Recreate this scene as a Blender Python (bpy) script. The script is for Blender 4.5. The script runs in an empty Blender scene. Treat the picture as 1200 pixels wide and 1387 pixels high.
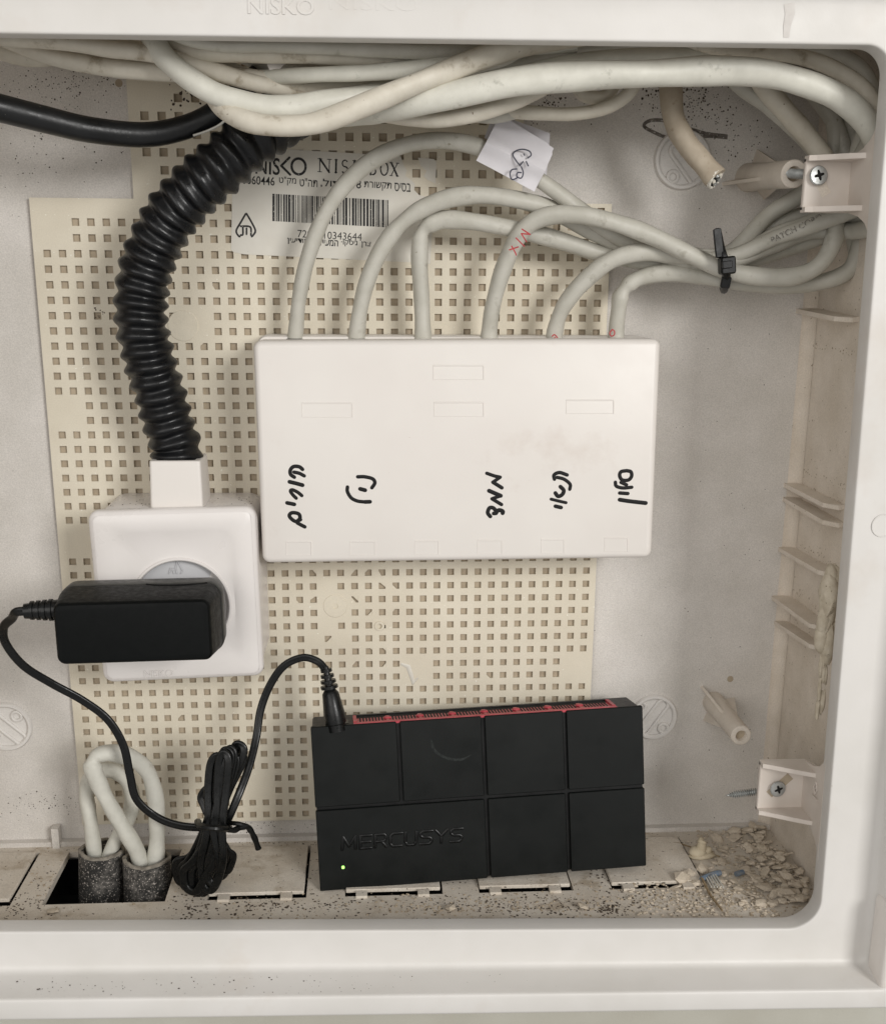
import bpy, math, random
import numpy as np
random.seed(7)
PI = math.pi
S = 0.00115                      # one unit of the plan below in metres (pegboard pitch 5 units)
sc = bpy.context.scene
COL = sc.collection

# ---------------------------------------------------------------- camera
F0, CX, CY = 1576.401, 600.0, 832.31
def rotm(a):
    rx, ry, rz = a
    cx, sx, cy, sy, cz, sz = math.cos(rx), math.sin(rx), math.cos(ry), math.sin(ry), math.cos(rz), math.sin(rz)
    return np.array([[cz,-sz,0],[sz,cz,0],[0,0,1]]) @ np.array([[cy,0,sy],[0,1,0],[-sy,0,cy]]) @ np.array([[1,0,0],[0,cx,-sx],[0,sx,cx]])
RC = rotm((0.2764706, -0.06401096, -0.01174463))
CAM = -RC.T @ np.array([-131.235866, -119.769842, 385.867982])
def conv(p): return (float(p[0])*S, float(p[2])*S, -float(p[1])*S)
def ray(px, py): return RC.T @ np.array([(px-CX)/F0, (py-CY)/F0, 1.0])
def at(px, py, z=0.0):
    d = ray(px, py); return CAM + d*(z-CAM[2])/d[2]
def onfloor(px, py, y=216.0):
    d = ray(px, py); return CAM + d*(y-CAM[1])/d[1]
def onwall(px, py, x=262.5):
    d = ray(px, py); return CAM + d*(x-CAM[0])/d[0]
from mathutils import Matrix, Vector
cd = bpy.data.cameras.new('camera'); co = bpy.data.objects.new('camera', cd); COL.objects.link(co)
cd.sensor_fit = 'HORIZONTAL'; cd.sensor_width = 36; cd.lens = 36*F0/1200
cd.shift_x = 0; cd.shift_y = (CY-693.5)/1200
cd.clip_start = 0.01; cd.clip_end = 20
def cax(a): return Vector((a[0], a[2], -a[1]))
X, Y, Z = cax(RC[0]), -cax(RC[1]), -cax(RC[2])
co.matrix_world = Matrix(((X[0],Y[0],Z[0],CAM[0]*S),(X[1],Y[1],Z[1],CAM[2]*S),(X[2],Y[2],Z[2],-CAM[1]*S),(0,0,0,1)))
sc.camera = co

# ---------------------------------------------------------------- light
w = bpy.data.worlds.new("World"); sc.world = w; w.use_nodes = True
bg = w.node_tree.nodes['Background']; bg.inputs[0].default_value = (1.0, 0.98, 0.955, 1); bg.inputs[1].default_value = 0.41
def area(name, loc, target, sx, sy, power, col):
    l = bpy.data.lights.new(name, 'AREA'); l.shape = 'RECTANGLE'; l.size = sx; l.size_y = sy; l.energy = power; l.color = col
    o = bpy.data.objects.new(name, l); COL.objects.link(o); o.location = loc
    o.rotation_euler = (Vector(target)-Vector(loc)).to_track_quat('-Z', 'Y').to_euler()
    return o
area('window_light', (1.05, -1.6, 0.42), (0.14, 0, -0.1), 0.5, 0.5, 20, (1.0, 0.985, 0.96))
area('room_light', (-0.5, -1.6, 0.35), (0.14, 0, -0.1), 1.3, 1.1, 9, (1.0, 0.97, 0.93))
sc.view_settings.view_transform = 'Standard'; sc.view_settings.look = 'None'
sc.view_settings.exposure = 0.04; sc.view_settings.gamma = 1.0

# ---------------------------------------------------------------- materials
def lin(c):
    return tuple(((x/255)/12.92 if x/255 <= .04045 else (((x/255)+.055)/1.055)**2.4) for x in c)
MATS = {}
def mat(name, c1, c2=None, sc_=90, rough=.5, bump=.15, bsc=900, speck=None, ssc=500, sth=.7, metal=0., spec=.5, emit=0, c3=None, c3sc=25, c3th=.55, c3w=.12, grain=.0, coat=0):
    m = bpy.data.materials.new(name); m.use_nodes = True; nt = m.node_tree; N = nt.nodes; L = nt.links
    b = N['Principled BSDF']; b.inputs['Roughness'].default_value = rough; b.inputs['Metallic'].default_value = metal
    b.inputs['Specular IOR Level'].default_value = spec
    if coat: b.inputs['Coat Weight'].default_value = coat; b.inputs['Coat Roughness'].default_value = .15
    tc = N.new('ShaderNodeTexCoord')
    geo = N.new('ShaderNodeNewGeometry')
    c1 = lin(c1); c2 = lin(c2) if c2 else tuple(x*.86 for x in c1)
    def noise(scale, detail=3, rg=.6):
        n = N.new('ShaderNodeTexNoise'); n.inputs['Scale'].default_value = scale; n.inputs['Detail'].default_value = detail
        n.inputs['Roughness'].default_value = rg; L.new(geo.outputs['Position'], n.inputs['Vector']); return n.outputs['Fac']
    def ramp(src, a, bb, va=0, vb=1):
        r = N.new('ShaderNodeMapRange'); r.inputs['From Min'].default_value = a; r.inputs['From Max'].default_value = bb
        r.inputs['To Min'].default_value = va; r.inputs['To Max'].default_value = vb; L.new(src, r.inputs['Value']); return r.outputs['Result']
    def mix(f, a, bb):
        x = N.new('ShaderNodeMix'); x.data_type = 'RGBA'
        L.new(f, x.inputs['Factor'])
        for s, v in ((6, a), (7, bb)):
            if isinstance(v, tuple): x.inputs[s].default_value = (*v, 1)
            else: L.new(v, x.inputs[s])
        return x.outputs[2]
    col = mix(ramp(noise(sc_), .35, .65), c1, c2)
    if c3: col = mix(ramp(noise(c3sc, 5, .65), c3th, c3th+c3w), col, lin(c3))
    if grain:
        g = noise(1900, 2, .5)
        hs = N.new('ShaderNodeHueSaturation'); L.new(col, hs.inputs['Color']); L.new(ramp(g, .3, .7, 1-grain, 1+grain), hs.inputs['Value']); col = hs.outputs[0]
    if speck: col = mix(ramp(noise(ssc, 2, .5), sth, sth+.03), col, lin(speck))
    L.new(col, b.inputs['Base Color'])
    rr = ramp(noise(sc_*2.3), .3, .7, max(0, rough-.07), min(1, rough+.1)); L.new(rr, b.inputs['Roughness'])
    if bump:
        bn = N.new('ShaderNodeBump'); bn.inputs['Strength'].default_value = bump; bn.inputs['Distance'].default_value = .0006
        L.new(noise(bsc, 4, .6), bn.inputs['Height']); L.new(bn.outputs[0], b.inputs['Normal'])
    if emit: b.inputs['Emission Color'].default_value = (*c1, 1); b.inputs['Emission Strength'].default_value = emit
    MATS[name] = m; return m
M_back   = mat('back_panel_plastic', (211,206,200), (200,195,188), 40, .62, .18, 1400, grain=.11, speck=(90,84,80), ssc=700, sth=.765)
M_side   = mat('side_panel_plastic', (219,209,196), (207,196,181), 60, .75, .22, 1200, grain=.08, speck=(150,136,118), ssc=500, sth=.72)
M_floor  = mat('dusty_floor_plastic', (208,200,188), (194,184,170), 70, .85, .35, 1100, grain=.10, speck=(90,80,70), ssc=750, sth=.69, c3=(172,159,141), c3sc=60, c3th=.56)
M_frame  = mat('frame_plastic', (212,209,205), (205,202,197), 25, .42, .05, 500, c3=(198,190,181), c3sc=16, c3th=.56, c3w=.25, speck=(170,160,148), ssc=260, sth=.80)
M_post   = mat('post_plastic', (216,207,195), (205,195,182), 60, .6, .12, 900, grain=.05)
M_boss   = mat('boss_plastic', (220,216,211), (211,207,202), 60, .6, .1, 900, grain=.05)
M_brkt   = mat('bracket_plastic', (212,203,194), (204,194,184), 60, .5, .06, 700)
M_board  = mat('pegboard_plastic', (218,210,192), (209,200,181), 30, .6, .07, 900, grain=.04, speck=(232,228,214), ssc=620, sth=.70)
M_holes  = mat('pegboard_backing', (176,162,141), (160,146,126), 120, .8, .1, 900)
M_stick  = mat('sticker_paper', (216,212,202), (208,203,192), 60, .5, .03, 800, speck=(150,146,138), ssc=600, sth=.74)
M_worn   = mat('worn_print', (96,92,86), (140,136,126), 700, .6, 0, speck=(172,170,160), ssc=900, sth=.56)
M_print  = mat('black_print', (28,27,27), (38,36,35), 300, .6, 0, speck=(150,146,138), ssc=1500, sth=.66)
M_white  = mat('box_plastic', (221,216,210), (216,210,204), 18, .38, .05, 450, c3=(206,197,189), c3sc=34, c3th=.6, c3w=.2, speck=(190,180,170), ssc=420, sth=.80)
M_sock   = mat('socket_plastic', (224,219,216), (219,214,210), 30, .32, .03, 450)
M_ssock  = mat('socket_well_plastic', (196,196,198), (190,190,192), 30, .4, .03, 450)
M_ink    = mat('marker_ink', (13,12,12), (19,18,18), 300, .5, 0, spec=.25)
M_red    = mat('red_ink', (170,40,45), (150,30,38), 300, .5, 0)
M_blue   = mat('pen_ink', (36,38,60), (30,32,48), 300, .5, 0)
M_paper  = mat('paper', (214,211,214), (206,203,206), 90, .8, .05, 900)
M_cord   = mat('grey_cord_sheath', (188,185,175), (178,175,164), 130, .5, .16, 300, speck=(150,144,130), ssc=420, sth=.74, c3=(156,152,140), c3sc=120, c3th=.6)
M_cable  = mat('beige_cable_sheath', (208,202,188), (196,189,174), 130, .55, .14, 250, c3=(158,147,128), c3sc=130, c3th=.58, speck=(120,104,84), ssc=400, sth=.73)
M_pale   = mat('pale_cable_sheath', (212,210,199), (200,198,187), 120, .5, .15, 260, c3=(168,166,154), c3sc=150, c3th=.6)
M_dusty  = mat('dusty_white_sheath', (204,202,192), (188,186,176), 90, .7, .3, 500, c3=(166,160,147), c3sc=110, c3th=.56, c3w=.2)
M_cut    = mat('cut_cable_sheath', (172,160,142), (158,145,127), 130, .6, .15, 250, c3=(128,108,86), c3sc=220, c3th=.62)
M_core   = mat('wire_core_ends', (225,220,210), (190,185,172), 900, .6, .2, 900)
M_black  = mat('black_cable_rubber', (13,14,15), (22,23,24), 90, .34, .15, 500, spec=.4, speck=(120,118,112), ssc=900, sth=.76)
M_corr   = mat('black_corrugated_plastic', (11,12,14), (19,20,22), 150, .32, .22, 500, spec=.4, c3=(46,46,47), c3sc=260, c3th=.64)
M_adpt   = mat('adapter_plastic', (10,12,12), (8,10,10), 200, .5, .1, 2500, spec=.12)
M_adsheen  = mat('adapter_plastic_side_sheen', (60,60,57), (52,52,50), 200, .42, .1, 2500, spec=.4)  # black adapter plastic, glancing reflections on top and side put into a lighter colour
M_switch = mat('switch_plastic', (12,15,14), (9,12,11), 40, .44, .08, 2600, spec=.2, c3=(22,24,23), c3sc=18, c3th=.5, c3w=.3)
M_groove = mat('switch_groove_plastic', (9,10,10), (12,13,13), 60, .35, .03, 900, spec=.3)
M_letter = mat('glossy_black_lettering', (4,5,5), (6,7,7), 60, .3, 0, 900, spec=.3)
M_scuff  = mat('scuff_grey', (44,47,46), (22,25,24), 900, .6, 0, 900, spec=.2)
M_scar   = mat('scar_dust', (128,121,114), (84,78,72), 500, .9, .4, 900, speck=(170,165,158), ssc=900, sth=.6)
M_swtop  = mat('switch_side_plastic', (36,36,37), (52,51,50), 260, .6, .2, 1500)
M_portr  = mat('red_port_plastic', (188,62,76), (168,50,64), 120, .4, .05, 900)
M_pin    = mat('port_pins', (70,62,50), (40,36,32), 300, .3, 0, metal=.7)
M_led    = mat('led', (170,255,120), (150,250,100), 100, .4, 0, emit=1.5)
M_jack   = mat('cord_rubber', (10,11,11), (15,16,16), 200, .3, .06, 900, spec=.35)
M_tie    = mat('cable_tie_nylon', (10,11,11), (15,16,16), 200, .38, .05, 900, spec=.3)
M_pipe   = mat('sooty_pipe', (108,104,99), (38,37,35), 480, .85, .6, 900, c3=(40,39,37), c3sc=75, c3th=.45, speck=(176,168,160), ssc=1500, sth=.62)
M_rub    = mat('plaster_fragments', (202,190,173), (186,174,156), 200, .92, .5, 1200, grain=.08)
M_foam   = mat('plaster_lumps', (206,196,178), (186,175,155), 250, .9, .7, 900, speck=(120,106,86), ssc=900, sth=.68)
M_ochre  = mat('ochre_plaster', (204,192,168), (190,177,152), 200, .9, .4, 1200)
M_steel  = mat('screw_steel', (188,190,188), (160,162,160), 300, .34, .1, 900, metal=.55)
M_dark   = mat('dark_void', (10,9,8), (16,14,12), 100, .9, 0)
M_dirt   = mat('black_dirt', (58,50,42), (84,73,61), 400, .95, .2)
M_dirtb  = mat('tan_dust', (176,162,142), (150,136,116), 400, .95, .2)
M_twig   = mat('twig', (150,132,104), (120,102,76), 400, .8, .2)
M_bluew  = mat('blue_wire_sheath', (88,108,130), (120,124,128), 400, .5, .1)
M_rim    = mat('pipe_rim', (150,143,132), (104,98,90), 300, .85, .4, 900)
M_wall   = mat('painted_wall', (176,174,164), (166,163,152), 20, .85, .2, 500)
M_thread = mat('white_thread', (190,188,180), None, 200, .7, 0)

# ---------------------------------------------------------------- mesh builder
def nrm(v):
    v = np.asarray(v, float); n = np.linalg.norm(v); return v/n if n > 1e-12 else v
class MB:
    def __init__(s): s.v = []; s.f = []
    def add(s, vs, fs):
        o = len(s.v); s.v += [np.asarray(p, float) for p in vs]; s.f += [tuple(i+o for i in f) for f in fs]; return s
    def box(s, c, sz, M=None, taper=1.0):
        c = np.asarray(c, float); M = np.eye(3) if M is None else M
        vs = []
        for dz in (-.5, .5):
            t = taper if dz < 0 else 1.
            for dx, dy in ((-.5,-.5),(.5,-.5),(.5,.5),(-.5,.5)):
                vs.append(c + M @ np.array([dx*sz[0]*t, dy*sz[1]*t, dz*sz[2]]))
        return s.add(vs, [(0,3,2,1)[::-1],(4,5,6,7),(0,1,5,4),(1,2,6,5),(2,3,7,6),(3,0,4,7)])
    def rr(s, c, W, H, r, prof, M=None, n=6, capa=True, capb=True):
        """rounded rectangle lofted through prof = [(inset, z), ...]"""
        c = np.asarray(c, float); M = np.eye(3) if M is None else M; rings = []
        for ins, z in prof:
            w_, h_ = W/2-ins, H/2-ins; rad = max(min(r-ins, w_, h_), .02); ring = []
            for k, (qx, qy) in enumerate(((1,1),(-1,1),(-1,-1),(1,-1))):
                for j in range(n+1):
                    a = PI/2*(k + j/n)
                    ring.append(c + M @ np.array([qx*(w_-rad)+rad*math.cos(a), qy*(h_-rad)+rad*math.sin(a), z]))
            rings.append(ring)
        return s.loft(rings, capa, capb)
    def loft(s, rings, capa=True, capb=True, closed=True):
        n = len(rings[0]); o = len(s.v)
        for r in rings: s.v += [np.asarray(p, float) for p in r]
        for i in range(len(rings)-1):
            for j in range(n if closed else n-1):
                k = (j+1) % n
                s.f.append((o+i*n+j, o+i*n+k, o+(i+1)*n+k, o+(i+1)*n+j))
        if capa: s.f.append(tuple(o+j for j in range(n))[::-1])
        if capb: s.f.append(tuple(o+(len(rings)-1)*n+j for j in range(n)))
        return s
    def tube(s, pts, r, seg=12, flat=None, caps=True, prof=None, up=(0,0,-1), irr=0., tw=.25):
        """pts: list of points; r: number or list; flat=(normal, factor); prof: custom cross-section [(side, up)] in units of r"""
        P = [np.asarray(p, float) for p in pts]; n = len(P); rings = []
        R_ = r if hasattr(r, '__len__') else [r]*n
        t = [nrm(P[min(i+1,n-1)]-P[max(i-1,0)]) for i in range(n)]
        side = nrm(np.cross(t[0], up));
        if np.linalg.norm(np.cross(t[0], up)) < 1e-3: side = nrm(np.cross(t[0], (0.3,1,0.2)))
        for i in range(n):
            if prof is not None:
                sd = np.cross(t[i], up)
                side = nrm(sd) if np.linalg.norm(sd) > .15 else nrm(side - t[i]*np.dot(side, t[i]))
            else: side = nrm(side - t[i]*np.dot(side, t[i]))
            b = nrm(np.cross(side, t[i])); ring = []
            if prof is not None:
                for (a, c_) in prof: ring.append(P[i] + (side*a + b*c_)*R_[i])
            else:
                for j in range(seg):
                    a = 2*PI*j/seg; d = (side*math.cos(a)+b*math.sin(a))*R_[i]*(1+irr*math.sin(2*a+tw*i+1.3*math.sin(i*.13))+irr*.5*math.sin(3*a-tw*.7*i))
                    if flat is not None:
                        nn = nrm(flat[0]); d = d - nn*np.dot(d, nn)*(1-flat[1])
                    ring.append(P[i]+d)
            rings.append(ring)
        return s.loft(rings, caps, caps)
    def lathe(s, c, axis, prof, seg=24, cap=True):
        """prof = [(radius, height along axis)]"""
        a = nrm(axis); u = nrm(np.cross(a, (0.1,1,0.3) if abs(a[1]) < .9 else (1,0,0))); v = np.cross(a, u); c = np.asarray(c, float)
        return s.loft([[c + a*h + (u*math.cos(2*PI*j/seg)+v*math.sin(2*PI*j/seg))*max(r, .001) for j in range(seg)] for r, h in prof], cap, cap)
    def stroke(s, pts, w_, n=(0,0,-1), sm=True):
        P = spline(pts, 4) if (sm and len(pts) > 2) else [np.asarray(p, float) for p in pts]
        t0 = nrm(P[0]-P[1]); t1 = nrm(P[-1]-P[-2]); h = w_/2
        P = [P[0]+t0*h*.95, P[0]+t0*h*.6] + P + [P[-1]+t1*h*.6, P[-1]+t1*h*.95]
        R_ = [h*.3, h*.8] + [h]*(len(P)-4) + [h*.8, h*.3]
        return s.tube(P, R_, 8, flat=(n, .07))
    def poly(s, pts, z0, z1, axis='z'):
        n = len(pts); vs = [np.array([p[0], p[1], z0]) for p in pts]+[np.array([p[0], p[1], z1]) for p in pts]
        s.add(vs, [tuple(range(n)), tuple(range(n, 2*n))[::-1]]+[(i, (i+1)%n+0, (i+1)%n+n, i+n)[::-1] for i in range(n)]); return s
    def build(s, name, m, parent=None, smooth=35, origin=None):
        V = np.array([conv(p) for p in s.v])
        o = V.mean(0) if origin is None else np.array(conv(origin))
        if origin is None: o = (V.min(0)+V.max(0))/2
        me = bpy.data.meshes.new(name); me.from_pydata((V-o).tolist(), [], s.f); me.update()
        import bmesh
        bm = bmesh.new(); bm.from_mesh(me); bmesh.ops.recalc_face_normals(bm, faces=bm.faces); bm.to_mesh(me); bm.free()
        me.materials.append(m)
        if smooth: me.shade_smooth(); me.set_sharp_from_angle(angle=math.radians(smooth))
        ob = bpy.data.objects.new(name, me); COL.objects.link(ob)
        if parent is not None:
            ob.parent = parent; pl = np.array(parent['wl'][:]); ob.location = (o-pl).tolist()
        else: ob.location = o.tolist()
        ob['wl'] = o.tolist()
        return ob
def spline(pts, k=6, closed=False):
    P = [np.asarray(p, float) for p in pts]; out = []; n = len(P)
    if closed: G = lambda i: P[i % n]
    else: G = lambda i: P[min(max(i, 0), n-1)] if 0 <= i < n else (2*P[0]-P[1] if i < 0 else 2*P[-1]-P[-2])
    for i in range(n if closed else n-1):
        p0, p1, p2, p3 = G(i-1), G(i), G(i+1), G(i+2)
        for j in range(k):
            t = j/k; out.append(.5*((2*p1)+(-p0+p2)*t+(2*p0-5*p1+4*p2-p3)*t*t+(-p0+3*p1-3*p2+p3)*t**3))
    if not closed: out.append(P[-1])
    return out
def tag(o, label=None, cat=None, group=None, kind=None):
    if label: o['label'] = label
    if cat: o['category'] = cat
    if group: o['group'] = group
    if kind: o['kind'] = kind
    return o
def thing(name, label, cat, p, group=None):
    o = bpy.data.objects.new(name, None); COL.objects.link(o); l = conv(p); o.location = l; o['wl'] = list(l)
    o.empty_display_size = .01
    return tag(o, label, cat, group)
def text2d(s_, size, extrude=0., bold=0.):
    cu = bpy.data.curves.new('t', 'FONT'); cu.body = s_; cu.size = size; cu.extrude = extrude; cu.align_x = 'LEFT'; cu.offset = bold; cu.resolution_u = 3
    ob = bpy.data.objects.new('t', cu); COL.objects.link(ob); dg = bpy.context.evaluated_depsgraph_get()
    me = bpy.data.meshes.new_from_object(ob.evaluated_get(dg)); v = np.array([x.co[:] for x in me.vertices]).reshape(-1, 3); f = [tuple(p.vertices) for p in me.polygons]
    bpy.data.objects.remove(ob); bpy.data.curves.remove(cu); bpy.data.meshes.remove(me); return v, f
def text(mb, s_, c, width, height, ux, uy, n, depth=.05, bold=0., mirror=False):
    """fit the word in width x height (units) with lower left corner c, ux right, uy down, n out of surface"""
    v, f = text2d(s_, 1., .5, bold)
    if not len(v): return mb
    mn, mx = v.min(0), v.max(0); a = (v[:,0]-mn[0])/(mx[0]-mn[0])*width; b = (v[:,1]-mn[1])/(mx[1]-mn[1])*height
    d = (v[:,2]-mn[2])/(mx[2]-mn[2])*depth; c = np.asarray(c, float)
    return mb.add([c + ux*a_ - uy*b_ + n*d_ for a_, b_, d_ in zip(a, b, d)], f)
EX, EY, EZ = np.eye(3)
OUT = np.array([0., 0., -1.])

# ================================================================ CABINET (back, sides, floor)
ZB = 2.2                                                # back panel plane
cab = thing('wiring_cabinet', 'white plastic recessed wall cabinet, dusty inside, holding all the cables and devices', 'cabinet', (105, 216, ZB))
mb = MB()
# back panel with two small drilled holes modelled as dark recesses on it
mb.box((100, 78, ZB+1), (360, 290, 2)); back = mb.build('back_panel', M_back, cab)
mb = MB().box((263.7, 78, -34), (2.4, 290, 73)); side = mb.build('side_panel', M_side, cab)
mb = MB().box((-78, 78, -34), (2.4, 290, 73)); mb.build('side_panel', M_side, cab)
mb = MB().box((93, -66.2, -34), (344, 2.4, 73)); mb.build('ceiling_panel', M_side, cab)
# concave fillet between back and right side
mb = MB(); n = 8; ra = []; rb = []
for y in (-64.8, 215.8):
    ring = [np.array([262.4-4*(1-math.sin(a)), y, ZB-4*(1-math.cos(a))]) for a in [PI/2*i/n for i in range(n+1)]] + [np.array([262.45, y, ZB-.02])]
    ring[0] = np.array([258.4, y, ZB-.02]); ra.append(ring)
mb.loft(ra, True, True); mb.build('corner_fillet', M_side, back)
# floor with knockout openings
FY = 216.
kx = [(-62,-19.5),(-8.8,33.2),(47.5,82.0),(95.5,130.0),(142.8,176.5),(190.3,224.5)]
kz0, kz1 = -44.5, -5.5
zf0 = -71.
mb = MB()
xs = [-78] + [v for k in kx for v in k] + [262.5]
for i in range(len(xs)-1):
    a, b = xs[i], xs[i+1]
    if i % 2 == 0: mb.box(((a+b)/2, FY+1.2, (zf0+ZB)/2), (b-a, 2.4, ZB-zf0))
    else:
        mb.box(((a+b)/2, FY+1.2, (zf0+kz0)/2), (b-a, 2.4, kz0-zf0)); mb.box(((a+b)/2, FY+1.2, (kz1+ZB)/2), (b-a, 2.4, ZB-kz1))
floor = mb.build('floor_panel', M_floor, cab, smooth=0)
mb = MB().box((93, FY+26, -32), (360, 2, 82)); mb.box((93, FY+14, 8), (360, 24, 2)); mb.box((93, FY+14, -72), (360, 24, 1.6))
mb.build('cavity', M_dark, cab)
for i, (a, b) in enumerate(kx):
    if i == 1: continue
    mb = MB(); g = .9
    a2, b2 = a+.3, b-g
    mb.rr(((a2+b2)/2, FY-.1, (kz0+kz1)/2+.5), b2-a2, kz1-kz0-4.2, .4, [(.1,.2),(0,.1),(0,-.85),(.2,-1.1)], M=np.array([[1,0,0],[0,0,1],[0,1,0.]]), n=3)
    kp = mb.build('knockout_panel', M_floor, floor)
# bridging lugs at knockout front and back edges are joined to the floor
for i, (a, b) in enumerate(kx):
    if i == 1: continue
    for t in (.17, .80):
        x = a+(b-a)*t; MB().box((x, FY-.1, kz0+.3), (4.0, 1.7, 3.6)).build('lug', M_floor, floor)
    for t in (.22, .58, .86):
        x = a+(b-a)*t; MB().box((x, FY+.3, kz1-.5), (5.0, 1.2, 2.4)).build('lug', M_floor, floor)
# small upright rib between the left knockouts and a step strip along the back
mb = MB().box((-14.3, FY-3.6, ZB-2.4), (2.6, 9.0, 4.6)); mb.box((93, FY-.9, ZB-1.6), (339, 1.9, 3.2)); mb.build('rib', M_back, cab)

# round bosses with slot and eyelet on the back panel
def boss(px, py, slot, eyes, r=8.6):
    c = at(px, py, ZB); mb = MB()
    mb.lathe(c+(0,0,.0), OUT, [(r+1.2, -.3),(r+1.1,.6),(r+.7,1.3),(r-.2,1.3),(r-.7,.8),(r-.8,.12),(.01,.12)], 40, False)
    a, b = at(*slot[0], ZB), at(*slot[1], ZB); d = nrm(b-a); sN = np.cross(d, EZ)
    path = []
    for k in range(9): an = PI/2+PI*k/8; path.append(a + d*math.cos(an)*2.1 + sN*math.sin(an)*2.1)
    for k in range(9): an = -PI/2+PI*k/8; path.append(b + d*math.cos(an)*2.1 + sN*math.sin(an)*2.1)
    path.append(path[0]); path = [p+OUT*.25 for p in path]
    mb.tube(path, .78, 8, caps=False)
    for e in eyes:
        e = at(*e, ZB); mb.tube([e+OUT*.3+np.array([math.cos(t), math.sin(t), 0])*1.75 for t in np.linspace(0, 2*PI, 21)], .72, 8, caps=False)
    return mb.build('round_boss', M_boss, back)
boss(924, 216, [(916,204),(941,240)], [(911,239)])
boss(885, 971, [(897,955),(872,988)], [(898,986),(868,957)], 8.0)
boss(9, 984, [(-8,972),(28,1000)], [(23,970),(-8,997)], 8.4)
# drilled holes (short dark cups set in the back panel)
for px, py, r in ((989,920,1.25),(161,112,1.2)):
    c = at(px, py, ZB); MB().lathe(c+(0,0,.5), OUT, [(r, 0),(r, .53),(.01,.53)], 20).build('drill_hole', M_holes, back)
# flattened oval scar
mb = MB(); c = at(918, 172, ZB)
pp = [at(x, y, ZB)+OUT*.12 for x, y in ((985,186),(960,184),(930,186),(905,186),(884,178),(872,170),(880,163),(900,163),(925,171),(955,180),(985,184))]
mb.tube(spline(pp, 5), .55, 6, flat=(OUT, .35)); mb.build('oval_scar', M_scar, back)

# screw posts
CAB_L2 = []
def post2(base, tip_px, L_, r=3.7, fins=3, rot=.6):
    """post is a part, its fins are sub-parts"""
    b = np.asarray(base, float); tip = at(tip_px[0], tip_px[1], b[2]-L_); ax = nrm(tip-b); L = np.linalg.norm(tip-b); mb = MB()
    mb.lathe(b, ax, [(r*1.12,-.2),(r, L*.4),(r*.98, L-.4),(r*.9, L),(r*.55, L),(r*.5, L-.3),(r*.5, L-9),(.01, L-9)], 28, False)
    p = mb.build('screw_post', M_post, cab)
    for k in range(fins):
        a = rot+2*PI*k/fins; u = np.array([math.cos(a), math.sin(a), 0]); t = np.cross(u, EZ)*.55; vs = []
        prof = [(0,0),(r*2.2,0),(r*2.1,2.0),(r*1.5,L*.32),(r*1.0,L*.55),(0,L*.55)]
        for sg in (-1, 1):
            for (q, h) in prof: vs.append(b+u*q+ax*h+t*sg)
        m = len(prof); f = [tuple(range(m)), tuple(range(m, 2*m))[::-1]]+[(i, (i+1)%m, (i+1)%m+m, i+m) for i in range(m)]
        MB().add(vs, f).build('fin', M_post, p, smooth=0)
    MB().lathe(b+ax*(L-2.4), ax, [(r*.49,0),(r*.49,.4),(.01,.4)], 20).build('bore', M_holes, p)
    return p
post2(at(966, 951, ZB), (1004, 997), 34, 3.75, 3, PI*.62)
post2(at(1014, 240, ZB), (1076, 235), 44, 4.2, 3, 2.9)

# ribs on the right side panel
def wrib(b0, b1, out=6., th=1.5, zfront=-37):
    a = at(b0[0], b0[1], ZB-1); e = onwall(b1[0], b1[1], 261.5)
    a = np.array([262.6-out, a[1], ZB]); e = np.array([262.6-out*.35, e[1], max(e[2], -46)])
    a2 = np.array([262.6, a[1]-.4, ZB]); e2 = np.array([262.6, e[1]-.3, e[2]])
    mid = a*.12+e*.88; mid[0] = a[0]
    top = [a, mid, e, e2, a2]; t = np.array([0, th, 0])
    return MB().add(top+[p+t for p in top], [(0,1,2,3,4),(9,8,7,6,5)]+[(i,(i+1)%5,(i+1)%5+5,i+5) for i in range(5)]).build('side_rib', M_side, side, smooth=0)
wrib((1078,418),(1160,430), 6.5); wrib((1072,655),(1140,685), 5.5); wrib((1072,674),(1140,709), 5.5)
wrib((1066,742),(1134,777), 5.5); wrib((1043,808),(1125,850), 6.5); wrib((1062,842),(1117,877), 4.6)

# plaster wall beyond the frame
yBw = at(600, 1262, -78.)[1]
mb = MB(); mb.box((105, 262, -62), (700, 70, 4)); mb = MB().box((105, yBw+23.2+40, -78), (700, 80, 6)); tag(mb.build('wall', M_wall), kind='structure')

# ================================================================ FRAME
fr = thing('cabinet_frame', 'white plastic door frame screwed round the cabinet opening', 'frame', (105, 225, -80))
ZF = -78.
x1 = at(1161, 600, ZF)[0]+2.4; yT = at(600, 55, ZF)[1]; yB = at(600, 1259, ZF)[1]; x0 = -72.
fTL, fTR, fBR, fBL = at(-200, 41.5, ZF), at(1210, 61, ZF), at(1108.5, 1257.5, ZF), at(-200, 1265, ZF)
def xr_(y):
    t_ = (y-fTR[1])/(fBR[1]-fTR[1]); return fTR[0]*(1-t_)+fBR[0]*t_
def ybf(x):
    t_ = (x-fBL[0])/(fBR[0]-fBL[0]); return fBL[1]*(1-t_)+fBR[1]*t_
def fring(o, z):
    """opening outline offset outwards by o"""
    ring = []; cs = [(fBR[0], fBR[1], 1, 1, 10.), (fBL[0], fBL[1], -1, 1, 10.), (fTL[0], fTL[1], -1, -1, 7.), (fTR[0], fTR[1], 1, -1, 7.)]
    for k, (X_, Y_, qx, qy, r) in enumerate(cs):
        rad = max(r-o*.45, 2.5) if o > 0.8 else r+o; ox = o*1.33 if qx > 0 and o > 1.3 else o
        for j in range(13):
            a = PI/2*(k+j/12); ring.append(np.array([X_+qx*(ox-rad)+rad*math.cos(a), Y_+qy*(o-rad)+rad*math.sin(a), z]))
    return ring
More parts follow.
